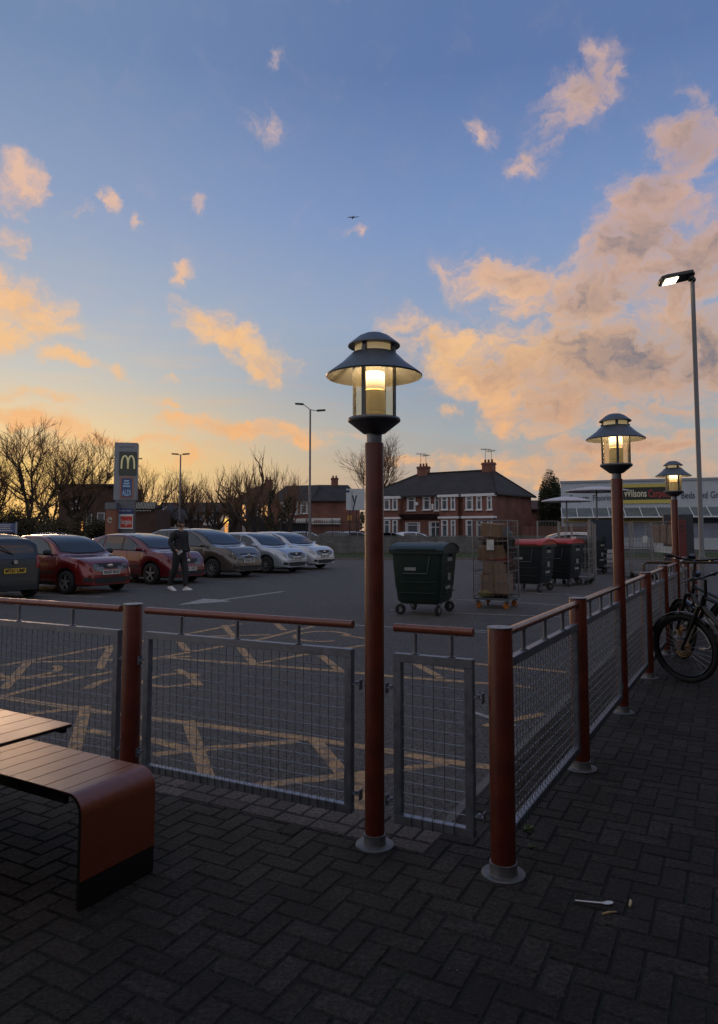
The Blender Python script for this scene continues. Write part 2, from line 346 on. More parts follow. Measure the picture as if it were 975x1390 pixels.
# ------------------------------------------------------------------ ground
P0 = Vector((.66, 3.34, 0)); LD = Vector((-.892, .453, 0)).normalized(); RD = Vector((.4916, .8708, 0)).normalized()
def Lp(s, z=0., off=0.): return P0+LD*s+Vector((.453, .892, 0))*off+Vector((0, 0, z))
def Rp(s, z=0., off=0.): return P0+RD*s+Vector((.8708, -.4916, 0))*off+Vector((0, 0, z))
def sheet(name, poly, z, m, **k):
    b = MB(); b.add([(p[0], p[1], z) for p in poly], [tuple(range(len(poly)))]); o = b.build(name, m, **k)
    if o.data.polygons[0].normal.z < 0: o.data.flip_normals()
    return struct(o)
sheet('ground', [(-900, -300), (900, -300), (900, 1400), (-900, 1400)], -.06, M['ground'])
KY = 37.5
sheet('car_park', [(-70, -8), (60, -8), (60, KY+.0), (-70, KY)], -.008, M['asphalt'])
sheet('road', [(-120, 48), (130, 48), (130, 62), (-120, 62)], -.03, M['asphalt'])
# grass verge
b = MB(); b.prism([(-60, KY+.16), (36, KY+.16), (36, 47.6), (-60, 47.6)], -.055, .06)
M['grass_base'] = mat('verge_soil', (.035, .042, .016), .95, var=.4, vscale=3)
struct(b.build('verge', M['grass_base']))
b = MB()
for i in range(96): b.box((-59.5+i, KY+.07, .035), (.99, .14, .12))
struct(b.build('kerb', M['kerb'], bevel=.012))
random.seed(3); b = MB()
for i in range(16000):
    x = random.uniform(-14, 24); y = random.uniform(KY+.2, 46.5); h = random.uniform(.04, .12); a = random.uniform(0, 6.28); w = .012
    dx, dy = math.cos(a)*w, math.sin(a)*w; t = random.uniform(-.04, .04)
    b.add([(x-dx, y-dy, .055), (x+dx, y+dy, .055), (x+t, y+t, .055+h)], [(0, 1, 2)])
M['grass'] = mat('grass', (.055, .085, .022), .8, var=.4, vscale=1.5, island=.4)
stuff(b.build('grass', M['grass'], recalc=False), 'short green grass on the verge in front of the grey panel fence', 'grass')

# block paving, herringbone, laid square to the fence
e1 = Vector((-.885, .466, 0)).normalized(); e2 = Vector((.466, .885, 0)).normalized()
def paver(b, s0, t0, s1, t1, g=.0035, c=.006):
    z = random.gauss(0, .0011); tx, ty = random.gauss(0, .004), random.gauss(0, .004)
    s0 += g; t0 += g; s1 -= g; t1 -= g
    def p(s, t, zz): q = P0+e1*s+e2*t; return (q.x, q.y, zz+z+(s-s0)*tx+(t-t0)*ty)
    vs = [p(s0, t0, -.007), p(s1, t0, -.007), p(s1, t1, -.007), p(s0, t1, -.007), p(s0+c, t0+c, 0), p(s1-c, t0+c, 0), p(s1-c, t1-c, 0), p(s0+c, t1-c, 0)]
    b.add(vs, [(4, 5, 6, 7), (0, 1, 5, 4), (1, 2, 6, 5), (2, 3, 7, 6), (3, 0, 4, 7)])
def keep(s, t): return (t < -.0 and s > -5.5) or (s < .40 and s > -5.5)
random.seed(11); hb = MB(); bw, bl = .107, .214
for i in range(-75, 90):
    for j in range(-60, 140):
        # herringbone: horizontal block at (i,j) when (i-j)%4==0 ; vertical when (i-j)%4==2
        k = (i-j) % 4
        if k == 0: s0, t0, s1, t1 = i*bw, j*bw, (i+2)*bw, (j+1)*bw
        elif k == 3: s0, t0, s1, t1 = i*bw, j*bw, (i+1)*bw, (j+2)*bw
        else: continue
        sc, tcn_ = (s0+s1)/2, (t0+t1)/2
        if s0 > 6.5 or t0 < -4.5 or t1 > 12 or s0 < -5.5: continue
        if s0 >= .4: t1 = min(t1, .03)
        elif s1 > .4 and t1 > .03: s1 = .4
        if t1-t0 < .02 or s1-s0 < .02: continue
        paver(hb, s0, t0, s1, t1)
struct(hb.build('paving', M['paver'], recalc=False))
eb = MB()
s = .4
while s < 6.6: paver(eb, s, .03, s+.224, .142); s += .224          # row of stretchers
s = .4
while s < 6.6: paver(eb, s, .142, s+.112, .366); s += .112          # row of headers
struct(eb.build('paving_border', M['paver_edge'], recalc=False))
bed = [P0+e1*-5.5+e2*-4.6, P0+e1*6.6+e2*-4.6, P0+e1*6.6+e2*.366, P0+e1*.4+e2*.366, P0+e1*.4+e2*12, P0+e1*-5.5+e2*12]
sheet('sand_bed', bed, -.0055, M['joint'])
kb = MB()
t = .366
while t < 12:
    q = P0+e1*.436+e2*(t+.45); kb.box((q.x, q.y, -.02), (.064, .896, .044), rz=math.atan2(e2.y, e2.x)-math.pi/2); t += .9
struct(kb.build('edging', M['kerb'], bevel=.006))

# painted lines
def line(b, pts, w=.1, z=-.0072):
    pts = [Vector((p[0], p[1], 0)) if not isinstance(p, Vector) else p for p in pts]
    for p, q in zip(pts, pts[1:]):
        d = (q-p).normalized(); n = Vector((-d.y, d.x, 0))*w/2
        b.add([(a.x, a.y, z) for a in (p-n, q-n, q+n, p+n)], [(0, 1, 2, 3)])
        z += .00003
    return z
def seg(*px): return [G(*p, 0) for p in px]
yb = MB(); ZL = [-.0074]
def Y(*px, w=.1):
    ZL[0] += .00003; ZL[0] = line(yb, seg(*px), w, ZL[0])-.0
for pl in [((-30, 940), (0, 945), (166, 969), (403, 999), (500, 1013), (606, 1032), (670, 1040)), ((119, 990), (208, 1023-20), (260, 1017), (406, 1004)), ((208, 1023), (300, 1012)),
           ((255.5, 977), (288, 1072)), ((428, 1004), (467, 1050)), ((321, 1068), (469, 1051), (523, 1046), (606, 1034)), ((487, 1052), (487, 1112)), ((117, 957), (99, 1024)),
           ((37, 968), (100, 961)), ((0, 903), (40, 896), (135, 879), (170, 873), (247, 861), (328, 846)), ((40, 898), (120, 896), (200, 893), (260, 890)), ((249, 864), (367, 861)),
           ((337, 871), (426, 849.5)), ((304, 848), (321, 868), (328, 881), (346, 901)), ((375, 846), (386, 855)), ((0, 922), (60, 918), (100, 914)), ((0, 945), (40, 935), (112, 918), (150, 912), (169, 905), (210, 893), (300, 877), (345, 870)),
           ((203, 891), (331, 900), (469, 911), (540, 918), (650, 926), (720, 932)), ((354, 899), (423, 886), (462, 880), (520, 872)), ((436, 889), (463, 911)), ((6, 934), (37, 899)), ((135, 907), (150, 878)), ((118, 934), (135, 925), (170, 918)),
           ((590, 905), (640, 912)), ((560, 898), (600, 920)), ((660, 985), (700, 975), (740, 968)), ((640, 900), (700, 905), (770, 912)), ((240, 866), (256, 885))]:
    Y(*pl)
def ring(b, c, rx, ry, a0, a1, w=.09, z=-.0050):
    n = 22; pi, po = [], []
    for i in range(n+1):
        a = R(a0+(a1-a0)*i/n); d = Vector((math.cos(a), math.sin(a), 0))
        pi.append((c.x+d.x*(rx-w/2), c.y+d.y*(ry-w/2), z)); po.append((c.x+d.x*(rx+w/2), c.y+d.y*(ry+w/2), z))
    for i in range(n): b.add([pi[i], po[i], po[i+1], pi[i+1]], [(0, 1, 2, 3)])
c = G(236, 922); ring(yb, c, .28, .32, 40, 330); line(yb, [c+Vector((.1, .25, 0)), c+Vector((.34, -.28, 0))], .09, -.0046); line(yb, [c+Vector((.05, .3, 0)), c+Vector((-.1, .55, 0))], .09, -.0046)
c = G(437, 863); ring(yb, c, .40, .50, 10, 300); line(yb, [c+Vector((.3, .1, 0)), c+Vector((.75, -.3, 0))], .09, -.0046)
c = G(40, 910); ring(yb, c, .30, .34, 200, 420)
struct(yb.build('road_marking', M['mark_y'], recalc=False))
wb = MB(); z = -.0045
for pl, w in [(((298, 814.5), (385, 802.5)), .14), (((480, 848), (660, 858)), .07), (((600, 852), (700, 858)), .07), (((529, 827), (624, 832), (711, 835), (780, 838)), .07), (((621, 813.5), (700, 817), (743, 820), (800, 823)), .07),
              (((715, 804), (771, 807), (830, 810)), .07), (((0, 802), (47, 807), (141, 810)), .08), (((120, 800), (200, 799)), .07), (((300, 789), (350, 790)), .07), (((560, 793), (610, 796)), .06), (((640, 965), (700, 985)), .06)]:
    z = line(wb, seg(*pl), w, z)+.00003
hp = [G(*p) for p in ((241, 821), (277, 812.3), (299, 813.6), (314, 816))]
wb.add([(p.x, p.y, -.0036) for p in hp], [(0, 1, 2, 3)])
struct(wb.build('bay_marking', M['mark_w'], recalc=False))

# ------------------------------------------------------------------ fence round the terrace
def wire(b, a, c, r=.0018, step=.05, crimp=.0022, nrm=(0, 1, 0), ph=0):
    a, c = Vector(a), Vector(c); d = c-a; L = d.length; n = max(2, int(round(L/step*2))); nv = Vector(nrm)
    pts = [a+d*(i/n)+nv*(crimp*(1 if (i+ph) % 2 else -1)) for i in range(n+1)]
    b.tube(pts, r, 4, caps=False)
def fence_panel(A, B, label, nsup=3, zt=.957, zb=.136, zrail=1.082, rail=(0, 0), group='galvanised mesh fence panels', fine=True, railpad=.0):
    A, B = Vector(A), Vector(B); d = (B-A); L = d.length; rz = math.atan2(d.y, d.x)
    t = thing('mesh_barrier', label, 'barrier', A, rz, group)
    w = .042; dp = .042
    b = MB()
    b.box((L/2, 0, zt-w/2), (L, dp, w)); b.box((L/2, 0, zb+w/2), (L, dp, w))
    b.box((w/2, 0, (zt+zb)/2), (w, dp-.003, zt-zb-2*w)); b.box((L-w/2, 0, (zt+zb)/2), (w, dp-.003, zt-zb-2*w))
    b.build('frame', M['galv'], t, bevel=.003)
    b = MB(); nv = int((L-2*w)/.05); st = (L-2*w)/nv
    for i in range(1, nv): wire(b, (w+i*st, -.0, zb+.012), (w+i*st, -.0, zt-.02), nrm=(0, 1, 0), ph=i, step=.05, r=.0020)
    nh = int((zt-zb-2*w)/.05); sh = (zt-zb-2*w)/nh
    b2 = MB()
    for j in range(1, nh): wire(b2, (w-.01, -.0, zb+w+j*sh), (L-w+.01, -.0, zb+w+j*sh), nrm=(0, 1, 0), ph=j, step=st, r=.0024)
    for i in range(1, nv): b.tube([(w+i*st, -.023, zb-.004), (w+i*st, -.025, zb+w+.01), (w+i*st, -.003, zb+w+.03)], .0022, 4)
    b.v and b.build('wire_mesh', M['galvd'], t, recalc=False)
    b2.build('cross_wires', M['galv'], t, recalc=False)
    b = MB(); r0, r1 = rail
    b.tube([(r0, 0, zrail), (L+r1, 0, zrail)], .021, 16); b.build('handrail', M['rail'], t, smooth=True)
    for i in range(nsup):
        x = L*((i+.5)/nsup*.86+.05) if nsup > 2 else L*(.27+.46*i)
        b = MB(); b.tube([(x, 0, zt-.001), (x, 0, zrail-.018)], .011, 10); b.lathe([(.0, zt), (.02, zt), (.02, zt+.006), (.0, zt+.006)], 12, (x, 0, 0), caps=False)
        b.box((x, 0, zrail-.02), (.06, .022, .006))
        b.build('rail_support', M['galv'], t, smooth=True)
    for x, sg in ((0, -1), (L, 1)):
        for z in (.78, .235):
            b = MB(); b.box((x+sg*.022, 0, z), (.046, .03, .006)); b.box((x+sg*.044, 0, z), (.005, .036, .05)); b.lathe([(.0, 0), (.011, 0), (.011, .01), (.006, .013), (0, .013)], 6, (x+sg*.02, 0, z+.003), caps=False)
            b.build('bracket', M['galv'], t)
    return t
M['rail'] = mat('rail_paint', (.20, .058, .032), .3, var=.12, vscale=12, coat=.3, dirt=((.14, .06, .045), 7, .4))
def red_post(p, label, h=1.114):
    t = thing('fence_post', label, 'fence post', p, 0, 'red brown fence posts'); ang = math.atan2(RD.y, RD.x)
    MB().lathe([(.057, .02), (.057, h-.004), (.055, h)], 28).build('post', M['red'], t, smooth=True)
    b = MB(); b.lathe([(.100, 0), (.100, .008), (.097, .011), (.066, .011), (.063, .016), (.063, .058), (.058, .060)], 30); b.build('base_flange', M['flange'], t, smooth=True)
    b = MB(); b.lathe([(.060, h-.001), (.060, h+.004), (.012, h+.0045), (.010, h+.001), (0, h+.001)], 28, caps=False); b.build('cap_plate', M['galv'], t, smooth=True)
    return t
SP = 1.64
left_post_s = 2.30; lamp_s = .652
red_post(P0, 'nearest thick red brown post on the corner of the mesh fence')
red_post(Lp(left_post_s), 'red brown fence post behind the curved end of the bench')
rl = {1: 'red brown post, second from the fence corner, in front of the middle lamp', 3: 'red brown post just beyond the middle lamp post', 4: 'small far red brown post behind the bicycle handlebar', 6: 'distant red brown post past the farthest lamp, behind the bicycle', 7: 'farthest red brown post of the fence, behind the bicycles'}
for i, l in rl.items(): red_post(Rp(SP*i), l)
fence_panel(Lp(4.2), Lp(2.40), 'long mesh fence panel cut off by the left edge behind the table', 3, rail=(0, -.0), zt=.952, zb=.125)
fence_panel(Lp(2.19), Lp(.775), 'long mesh fence panel between the bench end and the tall lamp post', 3, rail=(-.0, .0))
fence_panel(Lp(.54), Lp(.13), 'narrow mesh fence panel between the tall lamp post and the corner post', 2, rail=(-.0, .0))
pl = ['mesh fence panel on the right run starting at the corner post', 'mesh fence panel ending at the middle lamp post', 'mesh fence panel just beyond the middle lamp post', 'mesh fence panel beside the bicycle front wheel', 'mesh fence panel behind the bicycle up to the farthest lamp', 'mesh fence panel beyond the farthest lamp', 'last mesh fence panel behind the bicycles']
for i in range(7):
    fence_panel(Rp(SP*i+.095), Rp(SP*(i+1)-.095), pl[i], 3, rail=(-.05, .05))

# ------------------------------------------------------------------ the three lit lanterns
M['lens'] = mat('frosted_lens', (.8, .62, .32), .4, var=0, emit=(1, .74, .40), es=1.0)
_t = M['lens'].node_tree; _c = _t.nodes.new('ShaderNodeTexCoord'); _s = _t.nodes.new('ShaderNodeSeparateXYZ'); _r = _t.nodes.new('ShaderNodeMapRange'); _r.interpolation_type = 'SMOOTHSTEP'
_t.links.new(_c.outputs['Object'], _s.inputs[0]); _t.links.new(_s.outputs[2], _r.inputs[0]); _r.inputs[1].default_value = 2.305; _r.inputs[2].default_value = 2.375; _r.inputs[3].default_value = .75; _r.inputs[4].default_value = 4.5
_t.links.new(_r.outputs[0], _t.nodes['Principled BSDF'].inputs['Emission Strength'])
M['bulb'] = mat('bulb', (1, .9, .7), .3, var=0, emit=(1, .74, .40), es=9)
M['louvre'] = mat('louvre_stack', (.50, .42, .26), .45, var=.06, emit=(1, .7, .3), es=.10)
M['shade_in'] = mat('shade_lining', (.40, .38, .33), .5, var=.08)
M['lglass'] = glassmat('lantern_glass', (.96, .93, .82), .12)
M['ventlens'] = mat('vent_lens', (.75, .66, .42), .4, var=.05, emit=(1, .72, .36), es=.22)
def lantern_mesh(t):
    MB().lathe([(.049, .05), (.049, 2.015), (.047, 2.02)], 28).build('column', M['red'], t, smooth=True)
    MB().lathe([(.096, 0), (.096, .009), (.092, .012), (.058, .012), (.055, .018), (.055, .060), (.050, .062)], 30).build('base_flange', M['flange'], t, smooth=True)
    MB().lathe([(.0405, 2.012), (.0405, 2.07)], 24).build('collar', M['galv'], t, smooth=True)
    MB().lathe([(.045, 2.067), (.058, 2.07), (.136, 2.132), (.138, 2.140), (.134, 2.150), (.0, 2.150)], 40).build('base_dish', M['charcoal'], t, smooth=30)
    g = MB().lathe([(.112, 2.150), (.112, 2.40)], 40, caps=False).build('glass', M['lglass'], t, smooth=True)
    for k in range(4):
        a = R(62+90*k); p = Vector((math.cos(a)*.117, math.sin(a)*.117, 0))
        MB().box((p.x, p.y, 2.325), (.010, .020, .36), rz=a).build('upright', M['charcoal'], t)
    MB().lathe([(.062, 2.150), (.062, 2.175), (.056, 2.178), (.056, 2.185), (.060, 2.187), (.060, 2.285), (.056, 2.293), (.0, 2.295)], 32).build('louvre_stack', M['louvre'], t, smooth=30)
    MB().lathe([(.052, 2.296), (.056, 2.30), (.056, 2.385), (.05, 2.392), (0, 2.393)], 32, caps=False).build('lens', M['lens'], t, smooth=True)
    MB().lathe([(0, 2.335), (.022, 2.34), (.032, 2.36), (.034, 2.39), (0, 2.398)], 20, caps=False).build('bulb', M['bulb'], t, smooth=True)
    s = MB().lathe([(.250, 2.368), (.252, 2.374), (.246, 2.380), (.17, 2.437), (.115, 2.492), (.0, 2.4925)], 48, caps=False).build('shade', M['charcoal'], t, smooth=30)
    MB().lathe([(.2485, 2.366), (.244, 2.376), (.168, 2.431), (.113, 2.4835), (.0, 2.4845)], 48, caps=False).build('shade_lining', M['shade_in'], s, smooth=30)
    MB().lathe([(.100, 2.4935), (.100, 2.535)], 32, caps=False).build('vent_lens', M['ventlens'], t, smooth=True)
    for k in range(4):
        a = R(62+90*k); MB().box((math.cos(a)*.106, math.sin(a)*.106, 2.513), (.010, .024, .044), rz=a).build('vent_spacer', M['charcoal'], t)
    MB().lathe([(0, 2.533), (.134, 2.527), (.137, 2.530), (.136, 2.537), (.080, 2.582), (.05, 2.596), (.0, 2.60)], 44, caps=False).build('cap', M['charcoal'], t, smooth=30)
    l = bpy.data.lights.new('lantern_light', 'POINT'); l.energy = 1.0; l.color = (1, .76, .48); l.shadow_soft_size = .03
    return l
lg = 'lantern lamp posts along the fence'
lamp = thing('lamp_post', 'nearest and tallest looking lit lantern on a red brown column', 'lamp post', Lp(lamp_s), 0, lg)
ll = lantern_mesh(lamp)
lo = [(lamp, Lp(lamp_s))]
dup(lamp, Rp(SP*2), R(15), 'middle of the three lit lanterns, beside the bins', lg)
dup(lamp, Rp(SP*5), R(40), 'smallest lit lantern, farthest along the fence above the bicycle', lg)
for root, off in ((Lp(lamp_s), 0), (Rp(SP*2), 0), (Rp(SP*5), 0)):
    o = bpy.data.objects.new('lantern_light', ll); COL.objects.link(o); o.location = root+Vector((0, 0, 2.42))
for o in lamp.children: pass

# ------------------------------------------------------------------ bench and table
def slab_dir(): pass
BD = Vector((-.866, .5, 0)).normalized(); BW = Vector((.5, .866, 0)).normalized()
bo = Vector((-1.150, 3.02, 0)); bang = math.atan2(BW.y, BW.x)-math.pi/2   # local x = across... length runs -x
bench = thing('bench', 'red brown slatted bench whose end curves down to a black foot', 'bench', bo, 0)
loc = Matrix((( -BD.x, BW.x, 0), (-BD.y, BW.y, 0), (0, 0, 1))).to_4x4()   # local x = -BD (towards free end), y = across
BH, BT, BWID, BR = .462, .014, .405, .085
def arc_profile(x_in, x_end, zfoot, T):           # outer line of the curved board, then back along the inner
    o = [(x_in, BH)]; n = 10
    for i in range(n+1):
        a = math.pi/2*(1-i/n); o.append((x_end-BR+BR*math.cos(a), BH-BR+BR*math.sin(a)))
    o.append((x_end, zfoot)); inn = [(x_end-T, zfoot)]
    for i in range(n+1):
        a = math.pi/2*(i/n); inn.append((x_end-BR+(BR-T)*math.cos(a), BH-BR+(BR-T)*math.sin(a)))
    inn.append((x_in, BH-T)); return o+inn
pr = arc_profile(-.135, 0, .118, BT)
pr = arc_profile(-.135, 0, .118, .005)
b = MB(loc); b.extr([(x, 0, z) for x, z in pr], (0, BWID, 0)); cb_ = b.build('curved_board', M['wood'], bench, smooth=30)
pr = [(q[0]-.0055, q[1]-.0055) for q in arc_profile(-.130, 0, .122, .009)]
b = MB(loc); b.extr([(x, .001, z) for x, z in pr], (0, BWID-.002, 0)); b.build('core', M['black'], cb_, smooth=30)
pr = arc_profile(-.137, -BT-.001, .0, .010)
b = MB(loc)
for y0 in (.002, BWID-.032): b.extr([(x, y0, z-.0) for x, z in [(q[0], min(q[1], BH-BT-.002)) for q in pr]], (0, .030, 0))
b.build('end_frame', M['black'], bench)
b = MB(loc); b.box((-.008, BWID/2, .058), (.014, BWID, .116)); b.build('foot', M['black'], bench, bevel=.002)
for i in range(13):
    x1 = -.139-i*.118
    b = MB(loc); b.box((x1-.057, BWID/2, BH-.0025), (.114, BWID, .005)); sl_ = b.build('slat', M['wood'], bench, bevel=.0012); b = MB(loc); b.box((x1-.057, BWID/2, BH-.0095), (.1135, BWID-.001, .009)); b.build('core', M['black'], sl_)
b = MB(loc)
for y0 in (.012, BWID-.030, BWID/2): b.box((-.80, y0+.009, BH-BT-.022), (1.35, .018, .040))
b.box((-1.66, BWID/2, .22), (.014, BWID, .44)); b.build('under_frame', M['black'], bench)
to = Vector((-1.234, 3.095, 0)); TH = .74
table = thing('table', 'pale slatted table top with a thin dark edge above the bench', 'table', to, 0)
for i in range(13):
    x1 = -i*.118
    b = MB(loc); b.box((x1-.057, -.40, TH-.002), (.114, .80, .004)); sl_ = b.build('slat', M['wood'], table, bevel=.001); b = MB(loc); b.box((x1-.057, -.40, TH-.009), (.1135, .799, .010)); b.build('core', M['black'], sl_)
b = MB(loc)
for y0 in (-.02, -.40, -.78): b.box((-.77, y0, TH-.014-.012), (1.50, .018, .022))
b.build('under_frame', M['black'], table)
for x in (-.55, -1.25):
    b = MB(loc); b.box((x, -.40, .36), (.05, .40, .70)); b.box((x, -.40, .006), (.12, .5, .012)); b.build('leg', M['black'], table, bevel=.003)

# ------------------------------------------------------------------ litter and weeds
M['plastic'] = mat('white_plastic', (.7, .7, .7), .35, var=.03)
M['chip'] = mat('potato_chip', (.42, .30, .14), .7, var=.3, vscale=60)
a, c = G(781, 1225.5), G(833, 1229)
d = (c-a); L = d.length; an = math.atan2(d.y, d.x)
sp_ = thing('spoon', 'white plastic spoon lying on the dark pavers', 'spoon', a+Vector((0, 0, .003)), an-.06)
b = MB(); n = 12; top = []
prof = [(0, .003), (.03, .0035), (L*.55, .0045), (L*.7, .005), (L*.76, .010), (L*.85, .0145), (L*.93, .013), (L*.985, .007), (L, .0)]
vs = []; fs = []
for i, (x, w) in enumerate(prof):
    bend = 0 if x < L*.7 else .006*math.sin((x-L*.7)/(L*.3)*math.pi); yo = 0 if x < L*.68 else (x-L*.68)*.35
    for yy, zz in ((-w, .0035), (-w*.5, .001-bend*.1), (0, -.0005), (w*.5, .001), (w, .0035)): vs.append((x, yy+yo, zz+.003+(0 if x > L*.7 else .002)))
for i in range(len(prof)-1):
    for k in range(4): fs.append((i*5+k, (i+1)*5+k, (i+1)*5+k+1, i*5+k+1))
b.add(vs, fs); o = b.build('spoon_body', M['plastic'], sp_, smooth=60, recalc=False); m = o.modifiers.new('s', 'SOLIDIFY'); m.thickness = .0012
p, q = G(818, 1242.5), G(837, 1239.5)
b = MB(); b.tube([p+Vector((0, 0, .005)), p.lerp(q, .5)+Vector((.001, .002, .007)), q+Vector((0, 0, .005))], [.005, .0055, .0025], 7); tag(b.build('food_scrap', M['chip'], smooth=True), 'thin brown potato chip scrap just below the spoon', 'food scrap', 'food scraps on the pavers')
p, q = G(855, 1232), G(856, 1223)
b = MB(); b.tube([p+Vector((0, 0, .005)), p.lerp(q, .5)+Vector((.003, 0, .008)), q+Vector((0, 0, .005))], [.004, .007, .003], 7); tag(b.build('food_scrap', mat('pale_scrap', (.5, .42, .24), .7, var=.3, vscale=60), smooth=True), 'short pale food scrap to the right of the spoon', 'food scrap', 'food scraps on the pavers')
M['weed'] = mat('weed_leaf', (.09, .12, .03), .6, var=.3, vscale=40, island=.4)
def weed(p, n, r, label):
    b = MB()
    for i in range(n):
        a = random.uniform(0, 6.28); l = random.uniform(.4, 1)*r; w = l*.28; h = random.uniform(.2, 1)*r*.8
        d = Vector((math.cos(a), math.sin(a), 0)); s = Vector((-d.y, d.x, 0))*w; o = Vector(p)+d*random.uniform(0, .3)*r
        b.add([o, o+d*l*.5+s+Vector((0, 0, h*.8)), o+d*l+Vector((0, 0, h*.6)), o+d*l*.5-s+Vector((0, 0, h*.8))], [(0, 1, 2, 3)])
    tag(b.build('weed', M['weed'], recalc=False), label, 'weed', 'weeds in the paving joints')
random.seed(5)
weed(G(717, 1127), 34, .035, 'tiny leafy weed growing at the foot of the fence by the corner post')
weed(G(722, 1150), 16, .02, 'smallest weed in a paving joint below the leafy one')
weed(G(800, 1008), 20, .025, 'tiny weed beside the flange of the second post')

# ------------------------------------------------------------------ unseen building added behind and right of the viewpoint to shade paving and bikes
M['shade_wall'] = mat('shade_building_wall', (.05, .042, .036), .8, var=.2, vscale=1)
t = thing('unseen_shade_building', 'dark walled restaurant beside the terrace with a flat overhanging canopy', 'unseen shading building', (0, -2.4, 0))
off = Vector((0, 2.4, 0)); b = MB()
b.extr([Vector((-9, -2.4, 0))+off, Vector((2.6, -2.4, 0))+off, Vector((2.6, -2.4, 4.6))+off, Vector((-9, -2.4, 4.6))+off], (0, -.3, 0)); b.build('wall', M['shade_wall'], t)
q0, q1 = Rp(-4.4, 0, 3.6)+off, Rp(11, 0, 3.6)+off; nn = Vector((.8708, -.4916, 0))
b = MB(); b.extr([q0, q1, q1+Vector((0, 0, 4.6)), q0+Vector((0, 0, 4.6))], nn*.3); b.build('wall', M['shade_wall'], t)  # added wall out of view, darkens the right side and the bicycles
b = MB(); b.extr([Vector((-9, -.1, 3.0))+off, Vector((-9, -2.398, 3.0))+off, Vector((2.9, -2.398, 3.0))+off, Vector((2.9, -.1, 3.0))+off], (0, 0, .18)); b.build('canopy', M['charcoal'], t)  # unseen canopy added to cut sky light on the nearest paving
for x in (-6.5, -3.6, -.7): b = MB(); b.box((x, .012, 1.25), (2.2, .02, 2.2)); b.build('window', M['glass_dark'], t)

# grit, leaf crumbs and dried gum on the paving
rg = random.Random(9); b = MB()
for i in range(520):
    s_, t_ = rg.uniform(-4.5, 3.2), rg.uniform(-2.6, 6.5)
    if s_ > .3 and t_ > .2: continue
    q = P0+e1*s_+e2*t_; a = rg.uniform(0, 6.28); r_ = rg.choice((.0022, .003, .004, .0055)); k = rg.uniform(.4, 1)
    pts = [(q.x+math.cos(a+j*1.57)*r_*(k if j % 2 else 1), q.y+math.sin(a+j*1.57)*r_*(k if j % 2 else 1), .004+rg.uniform(0, .002)) for j in range(4)]
    b.add(pts+[(q.x, q.y, .0075)], [(0, 1, 4), (1, 2, 4), (2, 3, 4), (3, 0, 4)])
M['grit'] = mat('grit', (.14, .12, .10), .9, var=.3, vscale=3, island=.8)
stuff(b.build('grit', M['grit'], recalc=False), 'tiny crumbs of grit and leaf scattered over the block paving', 'grit')
# ================================================================== far surroundings
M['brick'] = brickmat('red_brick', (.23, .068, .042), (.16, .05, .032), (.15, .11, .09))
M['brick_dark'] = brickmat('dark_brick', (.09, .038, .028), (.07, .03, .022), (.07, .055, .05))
M['roof'] = brickmat('roof_tiles', (.040, .034, .034), (.030, .026, .027), (.012, .011, .011), .3, .28, ms=.02)
M['roof_red'] = brickmat('roof_red_tiles', (.085, .04, .03), (.065, .03, .025), (.02, .012, .011), .3, .28, ms=.02)
M['upvc'] = mat('white_window_frame', (.64, .65, .67), .4, var=.06)
M['curtain'] = mat('net_curtain', (.42, .43, .44), .8, var=.2, vscale=6)
M['pane'] = mat('far_pane', (.06, .075, .09), .12, var=.3, vscale=.7, spec=.8)
M['pane_lit'] = mat('lit_pane', (.5, .3, .12), .3, var=.3, vscale=2, emit=(1, .50, .14), es=.85)
class Wall:
    """a vertical wall plane from A (screen right or left end) along dir, for placing openings"""
    def __init__(s, A, d, n): s.A = Vector(A); s.d = Vector(d).normalized(); s.n = Vector(n).normalized()
    def sx(s, px):
        r = (px-487.5)/FPX; den = s.d.x-s.d.y*r
        return (r*s.A.y-s.A.x)/den                       # near enough for these distances
    def z(s, py, sv): Y = s.A.y+s.d.y*sv; return EYE+(719.4-py)*Y/FPX
    def p(s, sv, z, off=0.): q = s.A+s.d*sv+s.n*off; return Vector((q.x, q.y, z))
    def rect(s, px0, py0, px1, py1):
        a, b = sorted((s.sx(px0), s.sx(px1))); m = (a+b)/2
        return a, b, s.z(py1, m), s.z(py0, m)
    def slab(s, b, a, c, z0, z1, off0, off1):
        ps = [s.p(a, z0, off0), s.p(c, z0, off0), s.p(c, z1, off0), s.p(a, z1, off0)]
        b.extr(ps, s.n*(off1-off0))
